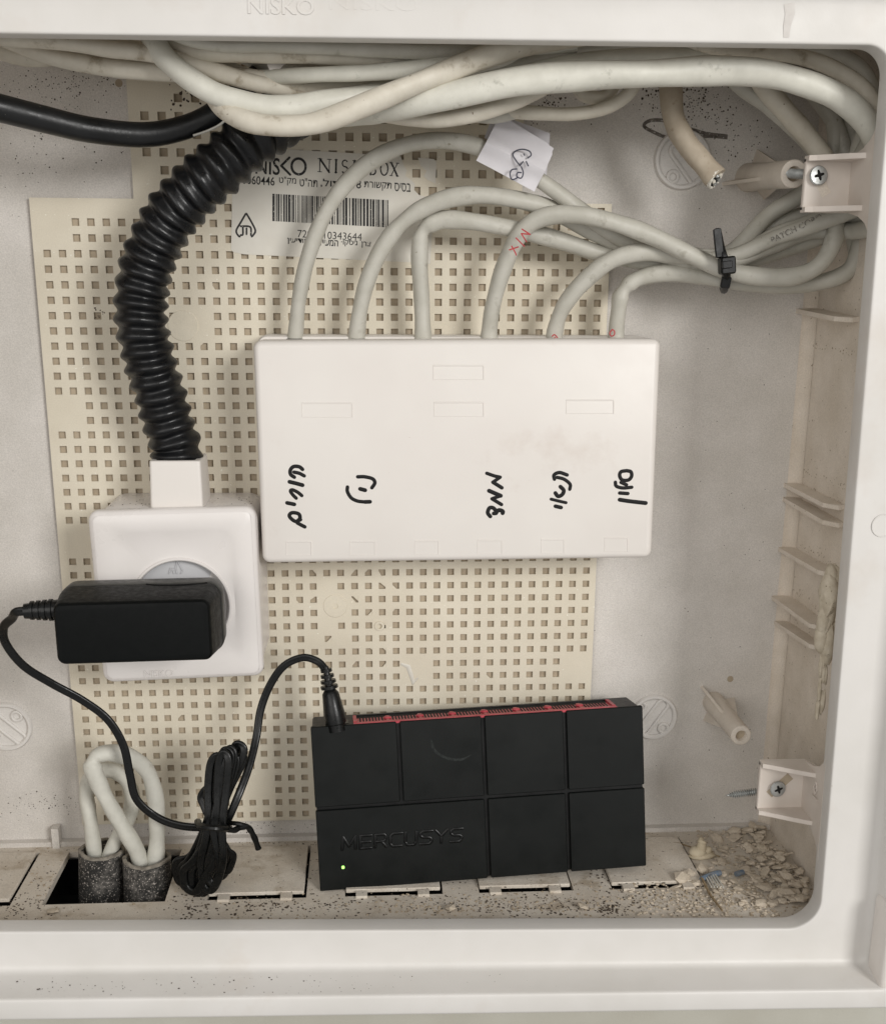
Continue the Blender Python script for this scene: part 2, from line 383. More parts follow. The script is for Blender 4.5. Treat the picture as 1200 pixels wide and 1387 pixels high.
prof = [(2.2,ZF+7.8),(.35,ZF+7.8),(0.2,ZF+7.2),(0,ZF+1.0),(.04,ZF+.5),(.2,ZF+.16),(.45,ZF+.02),(.8,ZF),(1.3,ZF-.02),(5,ZF-.2),(11.2,ZF-.4),(12.0,ZF-.6),(12.8,ZF-1.1),(13.3,ZF-1.9),(13.5,ZF-3.0),(13.65,ZF-4),(14.7,ZF-12.6),(14.78,ZF-13.2),(15.0,ZF-13.7),(15.4,ZF-13.95),(16.0,ZF-14),(16.6,ZF-14),(21.2,ZF-13.8),(22.1,ZF-13.4),(22.4,ZF-12.6),(22.4,ZF-10),(22.4,ZF+7.8),(2.2,ZF+7.8)]
MB().loft([fring(o, z) for o, z in prof], False, False).build('frame_ring', M_frame, fr, smooth=60)
# embossed name on the upper face
mb = MB(); p0 = at(336, 18, ZF-.25); text(mb, 'NISKO', p0, 17., 3.8, EX, EY, OUT, .26, .01)
p0 = at(446, 12, ZF-.25); text(mb, 'NISKO', p0, 23., 3.4, EX, EY, OUT, .10, 0); mb.build('embossed_lettering', M_frame, fr)

M_smear = mat('grey_smear', (196,191,186), (206,202,197), 200, .6, 0, c3=(212,208,203), c3sc=120, c3th=.5)
q = MB(); q.tube([at(1069,4,ZF-.45), at(1070,18,ZF-.4), at(1066,34,ZF-.32), at(1065,50,ZF-.12)], [1.5,1.3,1.0,.8], 8, flat=(OUT, .03)); q.build('paint_smear', M_smear, fr)
# skirt deepened at the two brackets, with the screw plate turned inwards
def bracket(px_c, y_c, z_pl, xl, yh, scr_px, slot_dir, low):
    """y_c centre height, xl left edge of plate, yh half height"""
    b = None; x1 = xr_(y_c)+.1; xr = x1+1.0; mb = MB()
    # deep skirt with curved fillets above and below
    ys = [-yh-9,-yh-6,-yh-3.5,-yh-1.5,-yh,yh,yh+1.5,yh+3.5,yh+6,yh+9]; dz = [0,1.2,4,9,z_pl-(ZF+7.8),z_pl-(ZF+7.8),9,4,1.2,0]
    ra, rb_ = [], []
    rings = []
    for y, d in zip(ys, dz):
        z = ZF+7.2+max(d, .3); X_ = xr_(y_c+y)+.25
        rings.append([np.array([X_, y_c+y, ZF+6]), np.array([X_+.4, y_c+y, z]), np.array([X_+1.6, y_c+y, z]), np.array([X_+1.6, y_c+y, ZF+6])])
    mb.loft(rings); 
    b = mb.build('bracket', M_brkt, fr, smooth=25)
    # plate
    mb = MB(); w_ = xr-xl
    mb.rr(((xl+xr)/2, y_c, z_pl), w_, 2*yh, .7, [(0,.8),(0,-.5),(.3,-.8)], n=3)
    mb.build('screw_plate', M_brkt, b)
    # gusset flanges top and bottom
    for sg in (-1, 1):
        yy = y_c+sg*(yh-.7); t = np.array([0, .75, 0])
        pr = [np.array([xl, yy, z_pl+.8]), np.array([xl, yy, z_pl-3.0]), np.array([xl+2, yy, z_pl-4.0]), np.array([xr-5, yy, z_pl-9.5]), np.array([xr-.5, yy, z_pl-12]), np.array([xr, yy, z_pl+.8])]
        m = len(pr); MB().add([p-t for p in pr]+[p+t for p in pr], [tuple(range(m)), tuple(range(m,2*m))[::-1]]+[(i,(i+1)%m,(i+1)%m+m,i+m) for i in range(m)]).build('gusset', M_brkt, b, smooth=0)
    # slot (dark shallow recess) and screw
    sp = at(scr_px[0], scr_px[1], z_pl-1.0); d = nrm(np.array([*slot_dir, 0.]))
    q = MB(); q.tube([sp-d*(3.4 if low else 0)+(0,0,.15), sp+d*6.2+(0,0,.15)], 1.5, 12, flat=(OUT, .05)); q.build('slot', MATS['side_panel_plastic'] if not low else M_holes, b)
    ax = nrm(np.array([.08,-.12,-1.])) if not low else nrm(np.array([.16,-.04,-1]))
    q = MB(); q.lathe(sp, ax, [(1.2,-1),(2.2,.0),(2.75,.55),(2.8,.9),(2.55,1.25),(1.2,1.4),(.01,1.4)], 28); q.build('screw_head', M_steel, b)
    u = nrm(np.cross(ax, EY)); v_ = np.cross(ax, u); q = MB()
    for an in (0.3, .3+PI/2):
        dd = u*math.cos(an)+v_*math.sin(an); q.tube([sp+ax*1.38-dd*1.55, sp+ax*1.38-dd*1.0, sp+ax*1.38+dd*1.0, sp+ax*1.38+dd*1.55], [.22,.5,.5,.22], 8, flat=(ax, .12))
    q.lathe(sp+ax*1.38, ax, [(.75,0),(.75,.09),(.01,.09)], 12); q.build('cross_recess', M_dark, b)
    # threaded shank
    if low:
        a_, e_ = at(1046, 1070, z_pl+1.5), at(983, 1078, z_pl+8)
    else:
        a_, e_ = at(1097, 236, z_pl+.5), at(1064, 234, z_pl+12)
    ax = nrm(e_-a_); L = np.linalg.norm(e_-a_); pf = []
    k = int(L/.75)
    for i in range(k):
        h = i*.75; ta = 1 if h < L-3 else max(.15, (L-h)/3); pf += [(.8*ta, h), (1.45*ta, h+.32), (.8*ta, h+.6)]
    MB().lathe(a_, ax, [(.7,0)]+pf+[(.02, L)], 14).build('screw_shank', M_steel, b)
    return b
zpl = -53.
cu = at(1125, 250, zpl); bracket(None, at(1125, 250, zpl)[1], zpl, at(1088, 250, zpl)[0], (at(1088,288,zpl)[1]-at(1088,212,zpl)[1])/2, (1107, 238), (.55,.85), False)
bl = bracket(None, at(1065, 1064, zpl)[1], zpl, at(1027, 1060, zpl)[0], (at(1030,1098,zpl)[1]-at(1030,1030,zpl)[1])/2, (1052, 1068), (.72,-.7), True)
q = MB()
c = np.array([xr_(at(1106,1068,-66)[1])+.1, at(1106,1068,-66)[1], -64.]);
for a_, b_ in (((0,-2.2,-2),(0,0,-3.6)),((0,0,-3.6),(0,2.2,-2)),((0,2.2,-2),(0,0,-.6)),((0,0,-.6),(0,-2.2,-2)),((0,3.2,-4.4),(0,3.2,.4)),((0,-1,-3),(0,1.2,-1))):
    q.tube([c+a_, c+b_], .22, 6)
q.build('embossed_mark', M_brkt, fr)
# hinge knuckle of the door at the right edge
hx = at(1188, 1280, ZF-8); mb = MB(); h0 = at(1190, 1222, ZF-9)[1]; h1 = at(1190, 1334, ZF-9)[1]
mb.rr((hx[0]+4.2, (h0+h1)/2, ZF-10.5), 8.2, h1-h0, 2.0, [(0,7),(0,-1.6),(.5,-2.6),(1.6,-3.2)], n=5)
tag(mb.build('door_hinge', M_white, fr), 'glossy pinkish white hinge piece at the lower right')
# faint round boss at mid right of frame face
c = at(1196, 712, ZF-.4); MB().tube([c+np.array([math.cos(t), math.sin(t), 0])*3.4 for t in np.linspace(0, 2*PI, 25)], .16, 6, caps=False).build('moulded_ring', M_frame, fr)

# ================================================================ PEGBOARD
peg = thing('pegboard', 'cream perforated plastic mounting board with rows of square holes behind the devices', 'pegboard', (92, 206, 0))
H2 = 1.22                                           # half hole
def plate(x0_, x1_, y0_, y1_, cols, rows, hh, skip, th=1.6, jitter=0):
    th = 1.0
    mb = MB(); xs_ = [x0_]; ys_ = [y0_]
    for c in cols: xs_ += [c-hh, c+hh]
    for r in rows: ys_ += [r-hh*.98, r+hh*.98]
    xs_.append(x1_); ys_.append(y1_)
    nx, ny = len(xs_), len(ys_); idx = {}
    def V(i, j, k):
        key = (i, j, k)
        if key not in idx: idx[key] = len(mb.v); mb.v.append(np.array([xs_[i], ys_[j], 0. if k == 0 else th]))
        return idx[key]
    for j in range(ny-1):
        for i in range(nx-1):
            hole = (i % 2 == 1 and j % 2 == 1 and not skip((i-1)//2, (j-1)//2))
            if not hole: mb.f.append((V(i,j,0), V(i,j+1,0), V(i+1,j+1,0), V(i+1,j,0)))
            else:
                for (a, b) in (((i,j),(i+1,j)),((i+1,j),(i+1,j+1)),((i+1,j+1),(i,j+1)),((i,j+1),(i,j))):
                    mb.f.append((V(*a,0), V(*b,0), V(*b,1), V(*a,1)))
    for i in range(nx-1):
        for j in (0, ny-1): mb.f.append((V(i,j,0), V(i+1,j,0), V(i+1,j,1), V(i,j,1)))
    for j in range(ny-1):
        for i in (0, nx-1): mb.f.append((V(i,j,0), V(i,j+1,0), V(i,j+1,1), V(i,j,1)))
    return mb
RS = 40+4
rng = random.Random(3)
miss = {(rng.randrange(38), rng.randrange(44)) for _ in range(10)}
def skip_body(c, r):
    r = r-3                                     # row numbers as counted in the picture (first row = -3)
    if r in (-3, -2, -1) and c < 2: return True
    if r == -3 and c < 8: return True
    if r in (10, 11) and c < 2: return True
    if r in (19, 20) and c < 4: return True
    if (c-9.5)**2+(r-4.6)**2 < 2.1 : return True
    if (r, c) in ((24,18),(25,18),(24,19),(25,19),(26,18),(23,18),(27,19)): return True
    if r in (29, 30) and (c in (24, 25) or c >= 36): return True
    if r in (38, 39) and c in (12, 13): return True
    if (r, c) in ((31,0),(32,1),(5,27),(4,29),(5,29)): return True
    if r == 27 and c == 17: return True
    return False
mb = plate(-4.4, 188.6, -17.5, 207.6, [c*5 for c in range(38)], [r*5 for r in range(-3, 41+1)], H2, skip_body)
mb.build('board_panel', M_board, peg, smooth=0)
mb = plate(29.4, 158., -63.5, -17.5, [34.5+5.5*k for k in range(22)], [-20.9-5.5*k for k in range(8)][::-1], H2*1.1, lambda c, r: (c < 2 and r < 3) or (c == 0 and r >= 6) or (r < 2 and c < 3) )
mb.build('board_panel', M_board, peg, smooth=0)
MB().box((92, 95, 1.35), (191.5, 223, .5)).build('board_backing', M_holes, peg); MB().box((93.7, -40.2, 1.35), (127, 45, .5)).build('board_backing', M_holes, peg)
# moulded boss with screw dimple, melted scuff and little ring on the board
q = MB(); c = at(454, 821, 0); q.lathe(c, OUT, [(4.4,0),(4.2,.22),(1.6,.32),(1.0,.3),(.9,-.6),(.01,-.6)], 24, False)
q.build('moulded_boss', M_board, peg); q = MB(); c = at(514, 848, 0); q.lathe(c, OUT, [(1.9,0),(1.8,.35),(1.0,.4),(.95,-.6),(.01,-.6)], 18, False)
q.build('moulded_boss', M_board, peg); q = MB(); c = at(248, 441, 0); q.lathe(c, OUT, [(5.2,0),(5.0,.2),(.01,.25)], 28, False); q.build('moulded_boss', M_board, peg)
q = MB(); q.tube([at(x, y, 0)+OUT*.1 for x, y in ((543,899),(553,903),(557,915),(560,925),(566,918))], [.4,.9,.8,1.1,.3], 8, flat=(OUT,.25)); q.build('scuff', M_stick, peg)

q = MB(); rb_g = random.Random(21)
for _ in range(46):
    c_, r_ = (rb_g.randrange(16, 24), rb_g.randrange(22, 30)) if rb_g.random() < .6 else (rb_g.randrange(2, 37), rb_g.randrange(-2, 40))
    cx_, cy_ = c_*5, r_*5; sx_, sy_ = rb_g.choice((-1,1)), rb_g.choice((-1,1)); e1, e2 = rb_g.uniform(.8,2.2), rb_g.uniform(.8,2.2)
    q.add([(cx_+sx_*1.3, cy_+sy_*1.3, .12),(cx_+sx_*(1.3-e1), cy_+sy_*1.3, .15),(cx_+sx_*1.3, cy_+sy_*(1.3-e2), .15),(cx_+sx_*1.3, cy_+sy_*1.3, .6),(cx_+sx_*(1.3-e1), cy_+sy_*1.3, .5),(cx_+sx_*1.3, cy_+sy_*(1.3-e2), .5)], [(0,1,2),(5,4,3),(0,3,4,1),(1,4,5,2),(2,5,3,0)])
tag(q.build('moulding_burr', M_board, peg, smooth=0), kind='stuff')

# ================================================================ PRODUCT STICKER
ZS = -.12
st = thing('product_sticker', 'white printed product sticker with barcode on the pegboard, its right corner torn', 'sticker', at(450, 350, ZS))
q = MB()
def P2(l, z=ZS): return [at(x, y, z) for x, y in l]
main = [(316,199),(330,198),(377,201),(460,206),(543,211),(546,222),(551,230),(549,238),(557,243),(562,249),(561,257),(568,264),(578,266),(588,262),(586,300),(583,357),(557,355),(473,351),(330,344),(316,341),(313,338)]
m = P2(main); q.poly([(p[0], p[1]) for p in m], ZS, -.02)
isl = P2([(566,213),(588,215),(591,219),(590,248),(586,246),(579,243),(574,238),(578,231),(570,224)]); q.poly([(p[0], p[1]) for p in isl], ZS, -.02)
q.build('sticker_paper', M_stick, st, smooth=0)
ang = math.radians(2.6); UX = np.array([math.cos(ang), math.sin(ang), 0]); UY = np.array([-math.sin(ang), math.cos(ang), 0])
def wd(px0, py0, px1): return at(px0, py0, ZS), np.linalg.norm(at(px1, py0, ZS)-at(px0, py0, ZS))
q = MB()
p0, w_ = wd(346, 235, 379); text(q, 'NIS', p0, w_, 5.3, UX, UY, OUT, .05, .012)
k = [at(x, y, ZS)+OUT*.04 for x, y in ((392,213),(381,224),(393,236))]
q.stroke([k[0], k[1]], .75, sm=False); q.stroke([k[1], k[2]], .75, sm=False)
q.tube([at(404.5, 225, ZS)+OUT*.03+np.array([math.cos(t)*2.3, math.sin(t)*2.45, 0]) for t in np.linspace(0, 2*PI, 25)], .4, 6, flat=(OUT, .08), caps=False)
# serif product name
def serif(q, ch, c, h, w):
    def ln(a, b, wt): 
        q.stroke([c+UX*a[0]*w-UY*a[1]*h+OUT*.04, c+UX*b[0]*w-UY*b[1]*h+OUT*.04], wt, sm=False)
    T, B = .13*h, .26*h*.55
    def sf(x, y, l=.16): ln((x-l, y), (x+l, y), T*.45)
    if ch == 'N': ln((.12,0),(.12,1),T*.6); ln((.12,1),(.88,0),T*1.2); ln((.88,0),(.88,1),T*.6); sf(.12,0); sf(.12,1); sf(.88,1)
    if ch == 'I': ln((.5,0),(.5,1),T*1.2); sf(.5,0,.3); sf(.5,1,.3)
    if ch == 'K': ln((.18,0),(.18,1),T*1.2); ln((.18,.4),(.82,1),T*.55); ln((.4,.58),(.88,0),T*1.1); sf(.18,0); sf(.18,1); sf(.84,1,.12); sf(.88,0,.14)
    if ch == 'X': ln((.12,1),(.86,0),T*1.2); ln((.84,1),(.14,0),T*.55); sf(.12,1); sf(.86,0); sf(.84,1); sf(.14,0)
    def arc(cx, cy, rx, ry, a0, a1, wt):
        q.tube([c+UX*(cx+rx*math.cos(math.radians(a0+(a1-a0)*i/14)))*w-UY*(cy+ry*math.sin(math.radians(a0+(a1-a0)*i/14)))*h+OUT*.04 for i in range(15)], wt/2, 6, flat=(OUT, .08))
    if ch == 'O': arc(.5,.5,.4,.5,0,360,T*.9)
    if ch == 'B': ln((.18,0),(.18,1),T*1.2); arc(.4,.75,.3,.24,90,-90,T*.8); arc(.4,.26,.4,.26,90,-90,T*.9); ln((.1,1),(.4,1),T*.4); ln((.1,0),(.4,0),T*.4); ln((.18,.52),(.4,.52),T*.4)
    if ch == 'S': arc(.5,.75,.3,.25,30,270,T*.8); arc(.5,.25,.34,.25,90,-150,T*.9)
for ch, px, wpx in zip('NISKOBOX', (431,452,461,477,494,500,514,528), (17,6,12,15,15,11,12.5,12)):
    if ch == 'O' and px == 494: px = 492; wpx = 8
    yy = 232 + (px-431)*.055; serif(q, ch, at(px, yy, ZS), 4.0 if True else 0, wpx/4.15)
q.build('brand_print', M_print, st)
q = MB()
for s_, a, y, b in (('0060446', 328, 248.5, 372), ('ט"קמ', 378, 250, 401), ('ט"הת', 406, 252, 430), (',לודומ', 434, 253, 474), ('18', 478, 254.5, 489), ('תרושקת', 493, 256.5, 530), ('סיסב', 534, 258.5, 556)):
    p0, w_ = wd(a, y, b); text(q, s_, p0, w_, 2.7, UX, UY, OUT, .05, .01)
p0, w_ = wd(403, 321, 490); text(q, '7290110343644', p0, w_, 2.4, UX, UY, OUT, .05, 0)
for s_, a, y, b in (('ןיעידומ', 389, 330, 418), ('זייעמה', 433, 332, 458), ('·וקסינ', 462, 333, 484), ('ןרצ', 489, 335, 502)):
    p0, w_ = wd(a, y, b); text(q, s_, p0, w_, 2.0, UX, UY, OUT, .05, .02)
q.build('text_print', M_print, st)
q = MB(); r_ = random.Random(5); px = 369.; 
while px < 525:
    bw = r_.choice((.9,.9,1.6,2.4,3.2)); yt = 262+(px-369)*.055; yb = 299+(px-369)*.055
    a, b, c_, d = at(px, yt, ZS), at(px+bw, yt+.05, ZS), at(px+bw, yb+.05, ZS), at(px, yb, ZS)
    q.poly([(p[0], p[1]) for p in (a, b, c_, d)], ZS-.06, ZS+.01); px += bw + r_.choice((.9,.9,1.5,2.2))
q.build('barcode', M_print, st, smooth=0)
q = MB()
for l in (((333,289),(326,301),(320,312),(323,319),(325,320)), ((334,289),(341,301),(346,312),(343,318),(341,320)), ((326,306),(339,307),(340,318)), ((329,307),(329,317),(326,318)), ((334,309),(334,317))):
    q.stroke(P2(l, ZS-.05), .62)
q.build('standards_mark', M_print, st)

# ================================================================ WHITE PATCH BOX
def Rm(rx, ry, rz): return rotm((math.radians(rx), math.radians(ry), math.radians(rz)))
Mp = Rm(-1.2, .9, -.5); cp = np.array([135.3, 62.7, -28.])
pb = thing('junction_box', 'flat white plastic connection box with black handwriting, six grey cords entering its top', 'junction box', (135, 99, 0))
q = MB(); q.rr(cp+(0,-1.1,14), 132.2, 72.0, 3.2, [(0,13.6),(0,1.2),(.5,.2)], M=np.eye(3)); q.build('base', M_white, pb)
q = MB(); q.rr(cp, 132.4, 73.3, 2.8, [(.8,14),(0,13.2),(0.1,2.2),(.35,1.1),(1.0,.35),(2.0,.0)], M=Mp, n=8); q.build('cover', M_white, pb)
def onp(px, py, off=0.):
    """point on the cover's front face"""
    d = ray(px, py); nn = Mp @ np.array([0,0,1.]); t_ = np.dot(cp-CAM, nn)/np.dot(d, nn); return CAM+d*t_ - nn*off
NP = -(Mp @ np.array([0,0,1.]))
# moulded rectangles
def mould(pts, name='moulded_outline'):
    q = MB()
    for k_, (a, b) in enumerate(zip(pts, pts[1:]+pts[:1])): q.tube([onp(*a, .0), onp(*b, .0)], (.26,.26,.12,.17)[k_], 6, flat=(NP, .8))
    return q.build(name, M_white, pb)
for a, b, c, d in ((587,495,655,514),(588,545,655,564),(409,546,477,565),(767,542,831,560),(388,734,422,752),(474,734,508,752),(562,733,594,751),(647,732,680,750),(733,731,764,749),(819,729,850,747)):
    mould([(a,b),(c,b),(c,d),(a,d)])
kA = lambda l: [(320+x/3.963, 430+y/3.963) for x, y in l]
kB = lambda l: [(600+x/3.963, 430+y/3.963) for x, y in l]
def word(strokes, wt=1.25):
    q = MB()
    for s_ in strokes: q.stroke([onp(x, y, .06) for x, y in s_], wt*random.uniform(.88,1.12), n=NP)
    return tag(q.build('handwriting', M_ink, pb), None)
word([kA([(356,815),(338,801),(308,800),(291,818),(292,842),(312,857)]), kA([(310,830),(338,836),(365,850)]), kA([(286,882),(320,890),(356,900)]), kA([(352,956),(330,938),(302,925),(291,932),(305,953),(322,970)]), kA([(273,995),(312,1003)]), kA([(345,1085),(320,1095),(295,1080),(285,1062),(300,1048),(335,1054),(342,1078),(325,1098),(345,1112),(368,1124)])], 1.3)
word([kA([(652,855),(690,855),(732,866),(744,888),(728,914)]), kA([(665,920),(692,927)]), kA([(597,910),(597,935),(617,968),(650,985),(690,990)]), kA([(690,990),(718,989)])], 1.35)
word([kB([(235,836),(275,850),(307,857)]), kB([(307,857),(268,884)]), kB([(268,884),(316,914)]), kB([(247,930),(310,957)]), kB([(310,957),(263,973)]), kB([(263,973),(314,1004)]), kB([(254,1068),(240,1048),(250,1022),(272,1024),(288,1048),(272,1052)]), kB([(284,1046),(300,1034),(320,1040),(320,1050)])], 1.3)
word([kB([(598,868),(596,845),(625,832),(666,845)]), kB([(612,858),(650,868),(682,895),(680,922)]), kB([(630,908),(648,928),(640,950),(618,960),(603,942)]), kB([(580,975),(620,985),(660,994)]), kB([(603,1013),(634,1020)])], 1.2)
word([kB([(985,822),(955,828),(948,850),(962,872),(995,872),(1012,852),(1008,828),(985,822)]), kB([(925,884),(930,905),(965,915),(1013,911)]), kB([(955,885),(985,898)]), kB([(948,942),(992,945)]), kB([(948,978),(1000,986),(1088,996)])], 1.3)
# cable entry notches on the top edge (dark throats in the base)
q = MB()
for px in (399,485,571,662,753,834):
    c = at(px, 457, -14); q.rr((c[0], c[1]+1.6, -12), 6.2, 2.6, 1., [(0,3.5),(0,-3.5)], n=3)
q.build('entry_throat', M_dark, pb)

# ================================================================ PATCH CORDS
def cable(name, pts, r, m, label, group=None, cat='cable', seg=14, k=7, wob=.05, dents=(), parent=None, build=True):
    """pts = [(px, py, z)]"""
    P = spline([at(x, y, z) for x, y, z in pts], k); n = len(P); ph = random.uniform(0, 9)
    R_ = [r*(1+wob*math.sin(ph+i*.55)*math.sin(i*.23+ph)) for i in range(n)]
    for (i0, amt) in dents:
        for i in range(n):
            u = i/(k*1.) - i0
            if abs(u) < .5: R_[i] *= 1-amt*math.cos(PI*u)**2 if abs(u) < .5 else 1
    q = MB(); q.tube(P, R_, seg, irr=.05 if m in (M_cord, M_pale, M_cable, M_dusty, M_cut) else 0.); o = q.build(name, m, parent, smooth=60)
    if label: tag(o, label, cat, group)
    return o, P
G1 = 'grey network cords running from the junction box to the cable tie'
RC_ = 2.78
def cordthing(pts, label, dents=(), marks=None, r=RC_, m=None):
    root = thing('network_cable', label, 'cable', at(*pts[0]), G1)
    cable('sheath', pts, r, m or M_cord, None, parent=root, dents=dents)
    if marks:
        q = MB()
        for s_ in marks[1]: q.stroke([at(x, y, z) for x, y, z in s_], .42)
        q.build('handwriting', marks[0], root)
    return root
cordthing([(399,470,-13),(401,448,-13),(406,400,-14),(418,345,-15),(442,285,-17),(480,236,-19),(530,203,-20),(585,190,-21),(640,196,-22),(690,218,-22),(735,246,-22),(778,278,-20),(820,310,-18),(870,338,-17),(930,352,-20),(985,352,-24),(1050,318,-24),(1100,300,-26),(1150,280,-34),(1190,262,-50)],
          'grey network cord leftmost on the junction box, arching up to the folded paper flag', r=2.55)
cordthing([(485,470,-13),(484,448,-13),(494,392,-14),(515,340,-15),(548,298,-17),(595,272,-19),(645,264,-20),(700,270,-20),(750,285,-18),(800,312,-15),(850,334,-14),(920,345,-18),(985,345,-22),(1040,292,-20),(1085,262,-22),(1122,225,-24),(1132,180,-24),(1118,130,-22),(1095,70,-18),(1090,30,-16)],
          'grey network cord second from the left on the junction box, plain wide arch', dents=[(4,.12)])
cordthing([(573,470,-13),(573,448,-13),(571,400,-13),(568,350,-14),(572,314,-15),(596,298,-16),(640,300,-17),(700,311,-17),(760,326,-15),(810,342,-13),(860,352,-13),(930,362,-17),(985,360,-20),(1060,338,-20),(1110,320,-22),(1160,296,-32),(1190,280,-50)],
          'grey network cord third from the left on the junction box, sharply kinked near the sticker', dents=[(4.1,.28),(4.6,-.06)])
c4z = -27
cordthing([(663,470,-13),(663,448,-13),(669,408,-15),(684,358,-18),(706,314,-21),(738,293,-24),(788,291,c4z),(845,305,c4z),(895,325,c4z),(940,347,-28),(985,366,-30),(1030,374,-31),(1075,374,-32),(1108,360,-33),(1128,330,-33),(1133,295,-32),(1128,255,-31),(1115,215,-30)],
          'grey network cord fourth on the junction box, red lettered, crossing over the others', marks=(M_red, [[(707,310,-27),(718,317,-27.2)],[(718,317,-27.2),(706,316,-27)],[(706,316,-27),(713,327,-27)],[(699,322,-26),(710,333,-26)],[(702,334,-25),(690,338,-25)],[(693,333,-25),(698,342,-25),(699,345,-25)]]))
cordthing([(751,470,-13),(752,448,-13),(763,416,-15),(790,382,-18),(828,352,-21),(872,341,-22),(925,346,-22),(985,353,-26),(1050,330,-26),(1100,312,-27),(1155,312,-34),(1188,306,-50)],
          'grey network cord fifth on the junction box, low arch passing over the sixth', marks=(M_red, [[(748,455,-17.4),(751,453,-17.4),(755,457,-17.3)],[(752,457,-17.4),(749,459,-17.4)]]))
cordthing([(834,470,-13),(835,448,-13),(838,420,-14),(843,396,-15),(862,378,-16),(900,369,-18),(945,373,-20),(985,379,-23),(1050,386,-24),(1110,382,-26),(1148,367,-28),(1163,340,-29),(1167,295,-29),(1155,240,-32),(1180,190,-44)],
          'grey network cord rightmost on the junction box with a red circle, bent low and wrinkled', dents=[(3.2,.22),(4,.1)], marks=(M_red, [[(829,446,-17.4),(832,448,-17.4),(832,453,-17.4),(828,455,-17.4),(826,451,-17.4),(829,446,-17.4)]]))
# printed sheath of the second layer behind the tie
o = thing('network_cable', 'grey cord printed with dark letters, right of the cable tie behind the upper bracket', 'cable', at(1080, 310, -30))
cable('sheath', [(965,352,-25),(1000,345,-27),(1050,322,-30),(1100,305,-33),(1150,286,-38),(1190,270,-52)], 2.6, M_cord, None, parent=o)
q = MB(); p0 = at(1046, 329, -33.5); p1 = at(1114, 296, -35.5); d = nrm(p1-p0); w_ = np.linalg.norm(p1-p0); uy = nrm(np.cross(d, OUT)); uy = -uy if uy[1] < 0 else uy
text(q, 'PATCH CORD', p0, w_, 1.9, d, uy, OUT, .05, .01); q.build('print', M_worn, o)
cable('network_cable', [(1150,410,-12),(1162,380,-22),(1160,330,-26),(1152,290,-28),(1160,220,-34),(1180,160,-42)], 3.0, M_cord, 'short grey cord rising close to the right edge below the upper bracket', 'x' and None)
cable('network_cable', [(1010,330,-14),(1060,300,-16),(1110,285,-18),(1150,268,-26),(1188,250,-50)], 2.7, M_cord, 'shaded grey cord lying deepest behind the upper screw bracket')

# cable tie
ct = thing('cable_tie', 'black nylon cable tie bundling the grey network cords', 'cable tie', at(982, 350, -34))
q = MB(); pf = [(-1,-.3),(1,-.3),(1,.3),(-1,.3)]
ring = [at(x, y, z) for x, y, z in ((972,316,-26),(976,335,-33),(981,352,-35),(984,370,-34),(982,386,-28),(980,390,-18),(978,352,-9),(972,318,-16))]
q.tube(spline(ring, 5, True)+[spline(ring, 5, True)[0]], 1.75, prof=pf, up=(.95,.2,.25)) if False else q.tube(spline(ring, 5, True)+[ring[0]], 1.35, 8, flat=(nrm(np.array([0,0,1.])), .95)); q.build('strap', M_tie, ct)
q = MB(); q.rr(at(985, 359, -36.2), 4.8, 5.4, .8, [(0,2),(0,-1.2),(.5,-1.8)], M=Rm(0,0,-6)); q.rr(at(985, 358, -38.6), 3.2, 2.2, .4, [(0,.5),(0,-.2),(.2,-.4)], M=Rm(0,0,-6)); q.build('head', M_tie, ct)
q = MB(); a_, b_ = at(969,313,-32), at(977,345,-37); q.rr((a_+b_)/2, 2.5, np.linalg.norm(a_-b_), .5, [(0,.5),(0,-.4),(.2,-.6)], M=Rm(-8,0,-8)); q.build('tail', M_tie, ct)
q = MB(); q.rr(at(983,382,-33), 3.0, 3.6, .5, [(0,.6),(0,-.4),(.2,-.6)], M=Rm(10,0,6)); q.build('strap_end', M_tie, ct)

# folded paper flag
fl = thing('paper_flag', 'folded white paper label with blue handwriting wrapped round the leftmost network cord', 'label', at(700, 205, -24))
A, B, C_, D = at(645,217,-24.5), at(678,154,-24.5), at(752,200,-24), at(724,259,-25)
q = MB(); n1, n2 = 14, 14; vs = []; fs = []
for i in range(n1):
    for j in range(n2):
        u, v_ = i/(n1-1), j/(n2-1); p = (A*(1-u)+D*u)*(1-v_)+(B*(1-u)+C_*u)*v_
        bulge = 2.2*math.exp(-((v_-.42-.1*(u-.5))/.17)**2) + .35*math.sin(u*5+v_*3); p = p + OUT*bulge
        if v_ > .9 and u > .9: p = p-(C_-A)*.02
        vs.append(p)
for i in range(n1-1):
    for j in range(n2-1): fs.append((i*n2+j, (i+1)*n2+j, (i+1)*n2+j+1, i*n2+j+1))
vs2 = [p+(0,0,.22) for p in vs]; N_ = len(vs); q.add(vs+vs2, fs+[tuple(a+N_ for a in f[::-1]) for f in fs]); q.build('front_leaf', M_paper, fl)
q = MB(); A2, B2, C2, D2 = at(656,186,-20), at(669,152,-20), at(745,180,-20), at(740,240,-20); q.add([A2,B2,C2,D2,A2+(0,0,.3),B2+(0,0,.3),C2+(0,0,.3),D2+(0,0,.3)], [(0,1,2,3),(7,6,5,4),(0,4,5,1),(1,5,6,2),(2,6,7,3),(3,7,4,0)]); q.build('back_leaf', M_paper, fl, smooth=0)
q = MB(); z_ = -27.2
kC = lambda l: [at(600+x/3, y/3, z_) for x, y in l]
for s_ in ([(345,640),(358,628),(350,612),(322,605),(295,612),(284,628),(296,650),(310,668)], [(328,624),(331,629)], [(338,655),(346,672)], [(325,655),(312,672)], [(318,676),(326,700),(318,722),(300,716),(303,700),(318,700)], [(300,685),(280,688),(272,705),(280,728),(300,722)]):
    q.stroke(kC(s_), .42)
q.build('handwriting', M_blue, fl)

